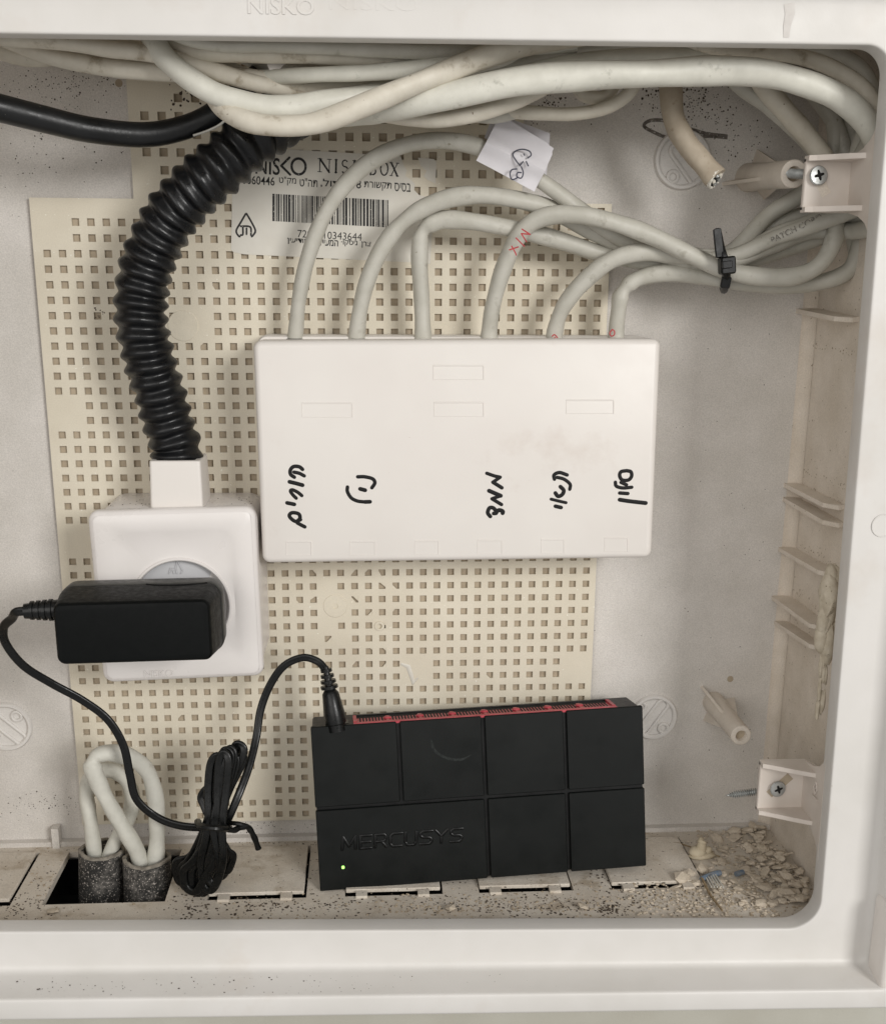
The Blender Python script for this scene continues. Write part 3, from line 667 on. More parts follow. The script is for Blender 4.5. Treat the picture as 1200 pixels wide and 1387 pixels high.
# ================================================================ TOP CABLE BUNDLE
G2 = 'thick cables bundled under the top of the cabinet'
def tc(pts, d_px, m, label, z0=0, wob=.035, seg=16):
    zm = sum(p[2] for p in pts)/len(pts); r = d_px/2*(abs(zm-CAM[2]))/F0/1.0*.985
    return cable('thick_cable', pts, r, m, label, G2, seg=seg, wob=wob)
tc([(196,10,-50),(209,56,-54),(233,87,-56),(283,122,-57),(333,139,-57),(385,146,-56),(440,139,-54),(500,127,-50),(560,112,-45),(640,85,-38),(700,70,-34)], 29, M_pale, 'pale thick cable sweeping down from the upper left above the corrugated conduit')
tc([(262,60,-46),(285,120,-50),(306,148,-56),(340,165,-60),(385,170,-62),(433,165,-63),(500,139,-64),(567,111,-62),(633,85,-60),(690,66,-58),(760,52,-56),(840,40,-54)], 27, M_cable, 'scuffed beige cable hanging lowest over the conduit, then climbing diagonally right')
tc([(420,150,-36),(465,152,-44),(500,150,-50),(533,144,-54),(600,131,-60),(700,110,-62),(800,102,-62),(880,99,-62),(960,95,-61),(1030,98,-60),(1085,111,-59),(1138,133,-58),(1176,168,-57),(1200,215,-56)], 34, M_pale, 'thickest pale cable running across the upper right and bending down at the edge')
tc([(450,150,-44),(513,153,-46),(560,160,-48),(605,160,-50),(660,149,-50),(705,132,-50),(750,110,-50)], 21, M_cable, 'thin beige cable sagging just above the paper flag')
tc([(235,52,-50),(262,68,-52),(300,70,-54),(360,71,-54),(433,73,-54),(533,78,-53),(600,81,-51),(660,76,-46)], 24, M_cable, 'smooth beige cable lying level along the very top left of centre')
tc([(216,50,-40),(238,68,-42),(268,86,-44),(300,98,-46),(345,105,-48),(400,112,-48),(467,114,-47),(540,112,-45),(620,104,-42)], 21, M_cable, 'beige cable curving out beneath the level top cable')
tc([(-10,40,-40),(17,56,-42),(67,75,-44),(117,86,-45),(167,93,-46),(233,97,-46),(300,95,-44)], 22, M_cable, 'beige cable crossing the top left corner, lowest of its three')
tc([(70,48,-42),(93,62,-43),(133,70,-43),(200,77,-43),(260,80,-42)], 22, M_cable, 'short beige cable behind the top left corner, middle of the three')
tc([(-30,55,-36),(0,68,-37),(35,77,-38),(80,74,-38),(130,60,-38)], 22, M_cable, 'beige cable entering from the left border above the black cable')
tc([(120,50,-30),(160,62,-30),(205,66,-30),(250,58,-30)], 20, M_cable, 'shadowed beige cable high behind the top left cables')
tc([(600,120,-30),(660,98,-32),(733,76,-34),(833,63,-35),(930,56,-35)], 27, M_cord, 'dim grey cable behind the diagonal one at top centre')
tc([(720,92,-26),(790,80,-28),(860,72,-30),(920,60,-32)], 24, M_cable, 'dim brownish cable tucked behind the thickest pale cable')
tc([(690,150,-34),(730,153,-36),(775,154,-37),(818,146,-37),(850,127,-37),(868,95,-36)], 17, M_cable, 'thin beige cable looping low to the right of the paper flag')
tc([(778,110,-32),(790,127,-33),(806,132,-34),(822,128,-33),(836,108,-32)], 17, M_cable, 'small beige loop peeping below the thickest pale cable')
tc([(975,85,-22),(1003,115,-24),(1040,142,-26),(1070,168,-28),(1100,200,-29),(1122,250,-28)], 22, M_cord, 'grey cable descending behind the bracket, left of the wider one')
tc([(1010,70,-30),(1035,115,-31),(1062,148,-32),(1092,182,-32),(1120,222,-31),(1135,280,-30)], 27, M_cable, 'wider beige cable descending behind the upper right bracket')
tc([(1070,55,-34),(1110,74,-36),(1145,96,-38),(1170,125,-40),(1186,165,-42)], 28, M_cable, 'beige cable rounding the top right corner')
tc([(1100,80,-20),(1130,112,-22),(1150,150,-24),(1165,200,-26),(1168,262,-28)], 24, M_cord, 'shaded grey cable in the top right corner against the side')
tc([(1020,60,-20),(1065,92,-20),(1105,130,-22),(1135,175,-24),(1150,230,-26)], 22, M_cord, 'dim grey cable deepest in the top right corner')
tc([(300,58,-24),(380,92,-26),(470,98,-26),(560,92,-26),(640,70,-26)], 22, M_cord, 'dark shaded cable deep behind the top centre cables')
tc([(-20,48,-56),(30,52,-57),(90,57,-57),(150,66,-56),(215,74,-54),(280,92,-52),(345,112,-50),(420,123,-46)], 20, M_cable, 'thin beige cable skimming just under the frame edge at far left')
tc([(200,20,-60),(245,48,-60),(300,60,-60),(350,60,-60),(420,62,-60),(500,66,-59),(590,70,-56),(680,66,-52)], 18, M_cord, 'thin grey cable tight under the frame edge at top centre')
tc([(285,70,-34),(315,95,-40),(350,104,-46),(395,102,-52),(440,100,-56),(500,98,-57),(560,92,-56),(620,78,-54),(700,64,-52),(780,60,-50)], 19, M_pale, 'pale thin cable between the level top cable and the sagging ones')
tc([(640,120,-46),(690,104,-48),(750,88,-50),(820,78,-50),(900,74,-48),(980,72,-44)], 20, M_pale, 'pale cable showing just above the thickest cable right of centre')
tc([(560,140,-44),(610,134,-48),(660,122,-50),(720,112,-48),(780,112,-44)], 18, M_cable, 'thin beige cable slipping under the thickest pale cable near the paper flag')
tc([(900,34,-48),(945,56,-49),(990,66,-50),(1050,70,-51),(1110,84,-52),(1160,112,-53),(1192,150,-53)], 20, M_cable, 'thin beige cable following the frame edge into the top right corner')
tc([(1010,30,-42),(1060,52,-43),(1120,66,-44),(1168,92,-46),(1188,140,-47),(1192,190,-47)], 18, M_cord, 'thin grey cable hugging the top right corner')
tc([(440,112,-30),(500,120,-32),(560,128,-34),(610,146,-34),(660,158,-34),(705,150,-34)], 16, M_cord, 'thin grey cable crossing behind the sagging one above the paper flag')
# sharp white snippet
q = MB(); a_ = [at(x, y, -48) for x, y in ((362,86),(390,84),(374,101),(366,97))]; q.poly([(p[0], p[1]) for p in a_], -50, -48.5); tag(q.build('plastic_offcut', M_white, smooth=0), 'small pointed white plastic offcut caught between the top cables', 'offcut')

# cut cable with bare cores
cc = thing('cut_cable', 'stained beige cable hanging cut off with its wire cores showing', 'cable', at(970, 240, -30))
cut_pts = [(905,60,-26),(908,115,-27),(913,160,-28),(930,193,-29),(952,220,-31),(969,241,-33)]
cable('sheath', cut_pts, 3.55, M_cut, None, parent=cc)
e = at(969, 241, -33); dr = nrm(e-at(952, 220, -31)); dr = nrm(dr+np.array([.5,.1,-.5]))
q = MB(); q.lathe(e-dr*.6, dr, [(3.5,0),(3.45,1.0),(3.0,1.2),(2.6,.9),(2.5,-.6),(.01,-.6)], 22, False); q.build('sheath_rim', M_core, cc)
q = MB(); q.lathe(e-dr*.3, dr, [(2.5,0),(2.5,.5),(.01,.5)], 18); q.build('filler', M_dark, cc)
u = nrm(np.cross(dr, EY)); v_ = np.cross(dr, u)
for k in range(5):
    a = k*2*PI/5; c = e+(u*math.cos(a)+v_*math.sin(a))*1.55; MB().lathe(c, dr, [(.62,-.5),(.62,.9+.3*math.sin(k*2)),(.25,1.15),(.01,1.2)], 10).build('wire_core', M_core if k % 2 else M_steel, cc)

# ================================================================ BLACK CABLE AND CORRUGATED CONDUIT
bc = thing('black_cable', 'thick glossy black cable curving in from the left border to the conduit', 'cable', at(190, 182, -26))
P = spline([at(*p) for p in ((-40,138,-50),(0,146,-46),(60,161,-42),(120,175,-38),(190,182,-34),(240,175,-32),(282,158,-31),(320,128,-30),(350,100,-28))], 8)
R_ = [4.0-.9*i/len(P) for i in range(len(P))]
MB().tube(P, R_, 18).build('sheath', M_black, bc, smooth=60)
q = MB(); q.tube(spline([at(*p) for p in ((262,183,-34),(280,177,-35),(298,168,-36),(312,155,-36))], 5), .35, 6); q.build('thread', M_thread, bc)

cr = thing('corrugated_conduit', 'black corrugated flexible conduit curving down into the socket box', 'conduit', at(240, 622, -16))
Pc = spline([at(*p) for p in ((395,150,-22),(372,165,-26),(345,184,-29),(320,206,-30),(292,231,-30),(258,262,-28),(231,294,-26),(206,340,-24),(192,393,-22),(193,446,-21),(204,492,-20),(218,538,-19),(229,576,-18),(238,606,-17),(240,634,-17))], 26)
L = [0.]
for a, b in zip(Pc, Pc[1:]): L.append(L[-1]+np.linalg.norm(b-a))
pitch = 5.05; R_ = []
for i, l in enumerate(L):
    ph = (l/pitch) % 1.; s_ = .5+.5*math.cos(2*PI*ph); R_.append(7.25+1.55*(s_**.8)+.12*math.sin(l*1.3))
q = MB()
# slightly tilted rings so the ridges read as irregular
P3 = Pc; n = len(P3); t = [nrm(P3[min(i+1,n-1)]-P3[max(i-1,0)]) for i in range(n)]; side_ = nrm(np.cross(t[0], OUT)); rings = []
for i in range(n):
    side_ = nrm(side_-t[i]*np.dot(side_, t[i])); b = np.cross(side_, t[i]); ring = []
    for j in range(30):
        a = 2*PI*j/30; l2 = L[i] + .5*math.sin(a+.4)+.22*math.sin(3*a+L[i]*.11)
        s_ = .5+.5*math.cos(2*PI*(l2/pitch)); rr_ = 7.2+1.6*(s_**.85)+.14*math.sin(5*a+L[i]*.37)
        ring.append(P3[i]+(side_*math.cos(a)+b*math.sin(a))*rr_)
    rings.append(ring)
q.loft(rings); q.build('conduit_tube', M_corr, cr, smooth=75)

# ================================================================ SOCKET BOX
Ms = Rm(.8, -2.6, -.9); cs = np.array([41.5, 110.0, -31.])
sb = thing('socket_box', 'white surface-mounted power socket box with rounded corners and embossed lettering', 'socket', (42.6, 139, 0))
WS, HS = 54.1, 59.4
q = MB(); q.rr(cs+(.6,-.5,0), WS-1.6, HS-1.6, 5, [(-.2,30.6),(0,12),(.3,5),(1.0,3.4)], n=8); q.build('back_box', M_sock, sb)
q = MB(); q.rr(cs, WS, HS, 3.6, [(1.2,4.2),(.2,4.0),(0,3.2),(.15,1.3),(.6,.5),(1.5,.0)], M=Ms, n=8, capb=False)
# frame recess step down to inner plate, then round well
def loc(x, y, z): return cs + Ms @ np.array([x, y, z])
wc = (at(245, 822, -31.)-cs); wx, wy = wc[0], wc[1]; WR = 16.0
nC = 36
ringA = []
Wq, Hq, rq = WS/2-5.5, HS/2-5.5, 1.2
ra = []; NA = 96
for k in range(NA):
    a = 2*PI*k/NA; ra.append((math.cos(a), math.sin(a)))
def rrad(dx, dy, Wq, Hq, rq):
    """point on a rounded rectangle in direction (dx, dy) from the well centre"""
    lo_, hi_ = 0., 80.
    for _ in range(40):
        t_ = (lo_+hi_)/2; x, y = wx+dx*t_, wy+dy*t_
        ex, ey = abs(x)-(Wq-rq), abs(y)-(Hq-rq)
        inside = (math.hypot(max(ex,0), max(ey,0)) <= rq)
        if inside: lo_ = t_
        else: hi_ = t_
    return wx+dx*lo_, wy+dy*lo_
def rect_ring(ins, rq, z): return [loc(*rrad(dx, dy, WS/2-ins, HS/2-ins, rq), z) for dx, dy in ra]
def circ(r, z): return [loc(wx+r*dx, wy+r*dy, z) for dx, dy in ra]
q.loft([rect_ring(1.0, 2.7, .45), rect_ring(1.9, 2.3, -.03), rect_ring(5.0, 2.2, -.10), rect_ring(7.6, 2.2, -.02), rect_ring(8.4, 2.0, .35), circ(WR+2.2, .40), circ(WR+1.0, .2), circ(WR+.7, -.25), circ(WR+.1, -.3), circ(WR-.3, .2)], False, False)
q.build('cover_plate', M_sock, sb, smooth=35)
q = MB(); q.lathe(loc(wx, wy, .1), Ms@OUT, [(WR-.2,.2),(WR-.5,-2.6),(WR-.8,-2.9),(.01,-2.9)], 48, False)
q.build('socket_well', M_ssock, sb, smooth=40)
q = MB(); c = loc(wx-2.2, wy-12.2, 0); 
pz = lambda px, py: loc(*( (Ms.T@(at(px, py, -28)-cs))[:2]), 2.7)
for s_ in (((231,769),(229,777)),((231,769),(238,769),(240,777)),((234,771),(236,777)),((240,758),(247,772)),((240,758),(238,768)),((247,772),(245,777))):
    q.tube([pz(*p) for p in s_], .22, 6)
q.build('standards_mark', M_ssock, sb)
q = MB(); p0 = loc(*((Ms.T@(at(196, 917, -31)-cs))[:2]), -.1)
text(q, 'NISKO', p0, 9.6, 2.3, Ms@EX, Ms@EY, Ms@OUT, .3, .0); q.build('embossed_lettering', M_sock, sb)
# conduit entry neck
q = MB(); c = at(237, 652, -19)
tp = at(234, 624, -26); bt = at(236, 682, -28)
def sq(cx, cy, cz, w_, d_, r=1.0):
    out = []
    for k, (qx, qz) in enumerate(((1,1),(-1,1),(-1,-1),(1,-1))):
        for j in range(5):
            a = PI/2*(k+j/4); out.append(np.array([cx+qx*(w_/2-r)+r*math.cos(a), cy, cz+qz*(d_/2-r)+r*math.sin(a)]))
    return out
yt, yb_ = tp[1], bt[1]
zc = -17.5; xc = at(236, 650, -27)[0]+.4
q.loft([sq(xc, yt+5, zc, 12.5, 14), sq(xc, yt, zc, 12.8, 14.5), sq(xc, yt-.0, zc, 16.0, 17.4), sq(xc, yt+.3, zc, 16.6, 18), sq(xc, yb_, zc, 17.2, 20), sq(xc, yb_+5, zc, 17.2, 20)], False, False)
q.build('conduit_neck', M_white, sb)

# ================================================================ POWER ADAPTER
Ma = Rm(-2.5, -1.6, -.55); ca = np.array([33.2, 112.0, -66.])
pa = thing('power_adapter', 'black plug-in power adapter in the socket with its long thin cord and barrel plug', 'power adapter', ca+(0,0,26))
q = MB(); q.rr(ca, 47.0, 19.4, 2.6, [(-1.6,17.5),(-1.55,15),(-.6,7),(.0,1.6),(.25,.8),(.8,.2),(1.8,.0)], M=Ma, n=7); q.build('case', M_adpt, pa)
q = MB(); q.rr(ca+Ma@np.array([0.2,0,0]), 47.0, 19.2, 2.6, [(-1.4,27),(-1.9,25.5),(-1.95,18.2),(-1.7,17.7)], M=Ma, n=7); q.build('case_back', M_adsheen, pa)
q = MB(); q.tube([lo(-17,-9.9,4.5), lo(-12,-9.93,4.2), lo(-7,-9.95,4.0)], [.3,.9,.2], 8, flat=(Ma@EY, .02)) if False else None; q = MB(); tpv = [ca+Ma@np.array([x, y, z]) for x, y, z in ((2,-11.35,17.6),(6,-11.3,15.8),(12,-11.25,15.2),(18,-11.3,16.0),(21,-11.35,17.6))]; q.tube(spline(tpv, 5), .28, 6); q.build('seam', M_groove, pa)
q = MB(); c = ca+Ma@np.array([-18,-5,12]); lo = lambda x, y, z: ca+Ma@np.array([x,y,z])
q.tube([lo(-22,-6.0,9), lo(-26,-5.9,9), lo(-34,-5.6,9)], [3.2,3.0,2.4], 12)
for k in range(4): q.tube([lo(-25.5-1.9*k,-5.8,9), lo(-26.4-1.9*k,-5.8,9)], [3.5-.16*k]*2, 12)
q.build('strain_relief', M_jack, pa)
# cord: figure-of-eight section
E8 = []
for cxx, s0 in ((.62, 1), (-.62, -1)):
    for j in range(7):
        a = (-120+240*j/6)*PI/180 if s0 > 0 else (60+240*j/6)*PI/180
        E8.append((cxx+.62*math.cos(a), .62*math.sin(a)))
def cord(name, pts, parent, r=1.15, k=7, closed=False, m=None):
    P = spline(pts, k, closed)
    if closed: P = P+[P[0]]
    return MB().tube(P, r, prof=E8, caps=not closed).build(name, m or M_jack, parent, smooth=50)
def A(l): return [at(*p) for p in l]
s0 = lo(-32,-5.6,9)
cord('cord', [s0, lo(-36.5,-5.3,9.5)]+A([(16,838,-54),(5,850,-50),(8,872,-46),(32,902,-42),(70,926,-38),(112,949,-36),(146,975,-36),(167,1010,-36),(176,1050,-36),(185,1083,-36),(212,1107,-36),(245,1119,-38),(285,1122,-40)]), pa, 1.18)
cord('cord', A([(285,1150,-38),(305,1118,-42),(322,1080,-40),(337,1040,-34),(347,1000,-28),(353,962,-25),(366,928,-24),(385,902,-24),(410,891,-24),(430,896,-25),(441,907,-27)]), pa, 1.12)
# hank: loops through the tie
hank = [((322,1008),(256,1206),10,0),((306,1016),(268,1212),9,3),((294,1024),(284,1208),11,5),((324,1018),(246,1198),7,-3),((282,1068),(297,1190),12,-6),((314,1022),(306,1182),8,1),((298,1034),(262,1210),13,4),((312,1014),(275,1212),6,2),((303,1020),(290,1200),8,6)]
for i, ((tx, ty), (bx, by), wd_, zo) in enumerate(hank):
    z = -40-zo; m_ = (288+2.2*(i-3.5)*.9, 1120)
    pts = A([(m_[0]-3, m_[1], z-2), ((m_[0]+tx)/2-wd_*.7, (m_[1]+ty)/2, z), (tx-wd_*.8, ty+12, z+1), (tx, ty, z+1), (tx+wd_*.8, ty+12, z), ((m_[0]+tx)/2+wd_*.8, (m_[1]+ty)/2, z-1), (m_[0]+4, m_[1], z-3),
             ((m_[0]+bx)/2+wd_*1.1, (m_[1]+by)/2, z-3), (bx+wd_*1.2, by-22, z-2), (bx+wd_*.3, by-2, z-1), (bx-wd_*.8, by-8, z), (bx-wd_*1.0, by-30, z), ((m_[0]+bx)/2-wd_*1.1, (m_[1]+by)/2, z-1)])
    cord('cord_loop', pts, pa, 1.12, 6, True)
# barrel plug
pl0, pl1 = at(441, 903, -27), at(456, 985, -30); d = nrm(pl1-pl0); q = MB(); Lp = np.linalg.norm(pl1-pl0)
q.tube([pl0+d*t_*Lp for t_ in (0,.1,.36,.40,.44,.8,.93,.95,1.06)], [1.0,1.1,1.6,2.3,2.9,3.8,3.7,3.2,3.2], 16)
for k in range(4): q.tube([pl0+d*Lp*(.04+.09*k), pl0+d*Lp*(.09+.09*k)], [2.0+.35*k]*2, 10)
q.build('barrel_plug', M_jack, pa, smooth=40)
# twist tie
tt = thing('twist_tie', 'black twist tie holding the hank of adapter cord, its end sticking out right', 'tie', at(290, 1122, -50))
q = MB(); q.tube(spline(A([(268,1113,-38),(271,1119,-50),(290,1122,-54),(306,1123,-50),(310,1121,-42)]), 6), 1.3, 8, flat=(EY, .8)); q.build('wrap', M_tie, tt)
q = MB(); q.tube(spline(A([(304,1122,-50),(316,1125,-48),(324,1122,-46),(334,1120,-45),(340,1126,-44),(345,1136,-43),(350,1150,-42)]), 6), [1.05+.1*math.sin(i*.9) for i in range(37)], 8); q.build('twisted_end', M_tie, tt)
q = MB(); q.tube(spline(A([(308,1115,-44),(322,1116,-46),(334,1119,-45)]), 5), .8, 8); q.build('twisted_strand', M_tie, tt)

# ================================================================ NETWORK SWITCH
Mw = Rm(-8.9, -2.4, -1.95); cw = CAM+(np.array([144.8, 186.3, -30.])-CAM)*.990; WW, HW, TW = 117.8, 59.2, 19.
sw = thing('network_switch', 'black eight-port network switch of square panels standing on the cabinet floor', 'network switch', (146, 216, -26))
lw = lambda x, y, z: cw + Mw @ np.array([x, y, z])
q = MB(); q.rr(cw, WW-.8, HW-.8, 1.0, [(0,TW),(0,1.9),(.2,1.7)], M=Mw, n=4); q.build('case', M_swtop, sw)
q = MB(); q.rr(cw, WW-.9, HW-.9, .8, [(0,1.9),(0,1.25),(.05,1.2)], M=Mw, n=4); q.build('face_plate', M_groove, sw)
def fp(u0, u1, v0, v1):
    g = .62; x0_, x1_, y0_, y1_ = (u0-.5)*WW+(g if u0 > 0 else 0), (u1-.5)*WW-(g if u1 < 1 else 0), (v0-.5)*HW+(g if v0 > 0 else 0), (v1-.5)*HW-(g if v1 < 1 else 0)
    q = MB(); q.rr(lw((x0_+x1_)/2, (y0_+y1_)/2, 0), x1_-x0_, y1_-y0_, .5, [(0,1.6),(0,.3),(.08,.12),(.25,.0)], M=Mw, n=3); return q.build('panel', M_switch, sw)
for a, b in ((0,.258),(.258,.512),(.512,.76),(.76,1)): fp(a, b, 0, .497)
for a, b in ((0,.512),(.512,.76),(.76,1)): fp(a, b, .497, 1)
GL = {'M': [[(0,0),(0.04,1),(.5,.25),(.96,1),(1,0)]], 'E': [[(1,1),(.08,1),(.08,0),(1,0)],[(.08,.5),(.9,.5)]], 'R': [[(.05,0),(.05,1),(.8,1),(.95,.85),(.95,.6),(.8,.45),(.05,.45)],[(.6,.45),(1,0)]],
      'C': [[(1,1),(.25,1),(.05,.8),(.05,.2),(.25,0),(1,0)]], 'U': [[(.03,1),(.03,.25),(.22,0),(.78,0),(.97,.25),(.97,1)]], 'S': [[(1,1),(.2,1),(.03,.85),(.03,.65),(.2,.52),(.8,.48),(.97,.35),(.97,.15),(.8,0),(0,0)]], 'Y': [[(0,1),(.5,.5),(1,1)],[(.5,.5),(.5,0)]]}
q = MB(); lx = 0.
for ch in 'MERCUSYS':
    wl_ = 4.7 if ch == 'M' else 4.15
    for st_ in GL[ch]:
        for p_, r_2 in zip(st_, st_[1:]):
            pp_ = [lw((.074-.5)*WW+lx+x_*wl_+.4*(y_-.5), (.755-.5)*HW-(y_-.0)*4.6, -.02) for x_, y_ in (p_, r_2)]
            q.tube([pp_[0]-nrm(pp_[1]-pp_[0])*.35, pp_[0], pp_[1], pp_[1]+nrm(pp_[1]-pp_[0])*.35], [.45,.58,.58,.45], 8, flat=(Mw@OUT, .5))
    lx += wl_+1.25
q.build('embossed_lettering', M_letter, sw)
q = MB(); q.rr(lw((.072-.5)*WW, (.862-.5)*HW, .0), 1.0, 1.1, .3, [(0,.3),(0,-.12)], M=Mw, n=3); q.build('led', M_led, sw)
q = MB(); q.tube(spline([lw((.405-.5)*WW+x, (.17-.5)*HW+y, -.02) for x, y in ((-6,-3),(-5,1),(-1,4),(4,5),(8,3.5))], 6), [.12,.3,.45,.5,.5]+[.45]*15+[.35,.3,.2,.15,.1], 6, flat=(Mw@OUT, .05)); q.build('scuff', M_scuff, sw)
# port strip on the top face: local y = -HW/2
yt_ = -HW/2+.4-.05
xa, xb = (.132-.5)*WW, (.918-.5)*WW; z_a, z_b = 3.2, 14.0; pw = (xb-xa)/8
MT = Mw
def tbox(q, x0_, x1_, z0_, z1_, h0, h1): q.box(lw((x0_+x1_)/2, yt_-(h0+h1)/2, (z0_+z1_)/2), (x1_-x0_, h1-h0, z1_-z0_), M=Mw)
q = MB(); tbox(q, xa-.6, xb+.6, z_a-2.3, z_a, -.3, .5); tbox(q, xa-.6, xa+.6, z_a, z_b, -.3, .7); tbox(q, xb-.6, xb+.6, z_a, z_b, -.3, .7)
for i in range(1, 8):
    tbox(q, xa+i*pw-.6, xa+i*pw+.6, z_a, z_a+8, -.3, .5); q.lathe(lw(xa+i*pw, yt_-.3, z_a+4.6), Mw@(-EY), [(1.5,0),(1.3,.45),(.9,.6),(.01,.6)], 14)
q.build('port_trim', M_portr, sw, smooth=30)
for i in range(8):
    q = MB(); a_, b_ = xa+i*pw+.7, xa+(i+1)*pw-.7; tbox(q, a_-.1, b_+.1, z_a+7.6, z_b, -.2, .12); pt = q.build('port', M_dark, sw, smooth=0); q = MB(); tbox(q, a_-.2, b_+.2, z_a, z_a+7.6, -.2, .1); q.build('port_lip', M_portr, pt, smooth=0)
    q = MB()
    for k in range(8):
        xk = a_+1.2+(b_-a_-2.4)*k/7; tbox(q, xk-.27, xk+.27, z_a+1.8, z_a+8, .05, .22)
    q.build('contact_pins', M_dark, pt, smooth=0)
q = MB(); tbox(q, xa, xb, z_b, z_b+1.2, -.2, .7)
for i in range(8): tbox(q, xa+i*pw+2, xa+i*pw+5.5, z_b+1.2, z_b+2.6, -.2, .45)
q.build('port_shroud', M_groove, sw, smooth=0)
q = MB(); tbox(q, (.078-.5)*WW-4.0, (.078-.5)*WW+4.0, 2.2, 9, -.2, .5); q.build('power_jack', M_groove, sw, smooth=0)

# ================================================================ CONDUIT STUBS + WHITE CABLES IN THE OPEN KNOCKOUT
def stub(px, py, z, r, lean, label):
    c = at(px, py, z); ax = nrm(np.array(lean)); q = MB()
    root = thing('pipe_stub', label, 'pipe', c - ax*12, 'sooty pipe stubs in the open floor knockout')
    rg = random.Random(int(px)); n = 40; rings = []
    u = nrm(np.cross(ax, EZ)); v2 = np.cross(ax, u)
    prof = [(r*1.0,-34),(r,-20),(r,-10),(r*1.0,-3),(r*1.01,-.6),(r*.99,.0),(r*.9,.1),(r*.86,-.5),(r*.85,-6),(r*.84,-25)]
    jag = [.45*math.sin(3*j*2*PI/n)+rg.uniform(-.3,.3) for j in range(n)]
    for rr_, h in prof: rings.append([c+ax*(h+(jag[j] if h > -4 else 0))+(u*math.cos(2*PI*j/n)+v2*math.sin(2*PI*j/n))*rr_ for j in range(n)])
    q.loft(rings, False, True); q.build('pipe_wall', M_pipe, root, smooth=50)
    q = MB(); q.loft([[c+ax*(h+jag[j])+(u*math.cos(2*PI*j/n)+v2*math.sin(2*PI*j/n))*rr_ for j in range(n)] for rr_, h in ((r*1.01,-.8),(r*1.02,.0),(r*.95,.25),(r*.88,.1),(r*.86,-.5))], False, False); q.build('rim', M_rim, root, smooth=50)
stub(138, 1150, -21, 8.2, (.06,-1,0.04), 'sooty grey pipe stub in the open knockout, left one')
stub(199, 1161, -26, 8.5, (.03,-1,0.04), 'sooty grey pipe stub in the open knockout, right one beside the cord hank')
G3 = 'dusty white cables looping out of the pipe stubs'
cable('white_cable', [(131,1190,-21),(127,1145,-21),(121,1105,-20),(117,1075,-18),(123,1052,-16),(145,1043,-15),(164,1050,-15),(177,1070,-16),(179,1092,-18),(171,1116,-20),(155,1142,-21),(140,1185,-21)], 2.75, M_dusty, 'dusty white cable loop from the left pipe, the lower inner one', G3, wob=.07)
cable('white_cable', [(208,1195,-26),(212,1155,-26),(213,1118,-26),(211,1085,-25),(201,1048,-24),(181,1028,-24),(152,1020,-26),(131,1025,-28),(126,1040,-29),(135,1064,-29),(151,1095,-29),(170,1127,-28),(187,1157,-27),(196,1195,-26)], 3.0, M_dusty, 'dusty white cable loop from the right pipe, the tall one creased at its top left', G3, wob=.08, dents=[(7.4,.2)])

# ================================================================ PLASTER, RUBBLE, DIRT
def blob(c, sx, sy, sz, rg, sub=2, jag=.25):
    import bmesh
    bm = bmesh.new(); bmesh.ops.create_icosphere(bm, subdivisions=sub, radius=1)
    vs = []
    k = [np.array([rg.uniform(-1,1) for _ in range(3)])*2.2 for _ in range(4)]; ph = [rg.uniform(0,6) for _ in range(4)]
    for v in bm.verts:
        p = np.array(v.co[:]); f_ = 1+jag*sum(math.sin(np.dot(p, kk)+h) for kk, h in zip(k, ph))/2+rg.uniform(-.06,.06)*jag*4; vs.append(p*f_*np.array([sx,sy,sz]))
    fs = [tuple(v.index for v in f.verts) for f in bm.faces]; bm.free(); return vs, fs
rg = random.Random(11)
# lumps of plaster on the right lip
q = MB()
for i in range(22):
    t_ = i/21.; py = 785+t_*175; px = 1124-13*t_+4*math.sin(i*1.7); wdt = (1.8+1.9*math.exp(-((t_-.12)/.2)**2)+1.2*math.exp(-((t_-.45)/.1)**2))
    if t_ > .6: wdt *= .5
    c = at(px, py, -58); vs, fs = blob(None, wdt*.75, 3.2+wdt*.8, wdt, rg, 2, .3); q.add([c+v for v in vs], fs)
tag(q.build('plaster_smear', M_foam, None, smooth=50), 'lumpy beige plaster stuck along the inner edge of the right side', 'plaster')
# rubble shapes
shapes = []
for k in range(8):
    vs, fs = blob(None, 1, .62, .85, rg, 1, .26); me = bpy.data.meshes.new('plaster_fragment'); me.from_pydata([conv(v) for v in vs], [], fs); me.update(); me.materials.append(M_rub); shapes.append(me)
def frag(p, s_, label, group=None, m=None, k=None, flat=1.):
    o = bpy.data.objects.new('plaster_fragment', shapes[k if k is not None else rg.randrange(8)]); COL.objects.link(o); o.location = conv(p)
    o.rotation_euler = (rg.uniform(-.45,.45), rg.uniform(-.45,.45), rg.uniform(0, 6.28)); o.scale = (s_*rg.uniform(.8,1.25), s_*rg.uniform(.8,1.25), s_*flat*rg.uniform(.32,.75))
    tag(o, label, 'plaster fragment', group); return o
GR = 'plaster fragments heaped in the lower right corner'
LB = 'beige plaster fragment in the rubble heap in the lower right corner'
cnt = 0
while cnt < 150:
    x = 261-abs(rg.gauss(0, 15)); z = rg.uniform(-62, 0)
    if x < 222 or x > 260.5: continue
    if z > -8 and x < 246: continue
    if x > 248 and z < -58: continue
    hgt = max(0, (x-240)/22)*2.6; s_ = rg.choice((1.0,1.2,1.5,1.9,2.4,3.0))*rg.uniform(.8,1.1)
    y = FY-s_*.3-rg.uniform(0, 1)*hgt; frag((x, y, z), s_, LB, GR); cnt += 1
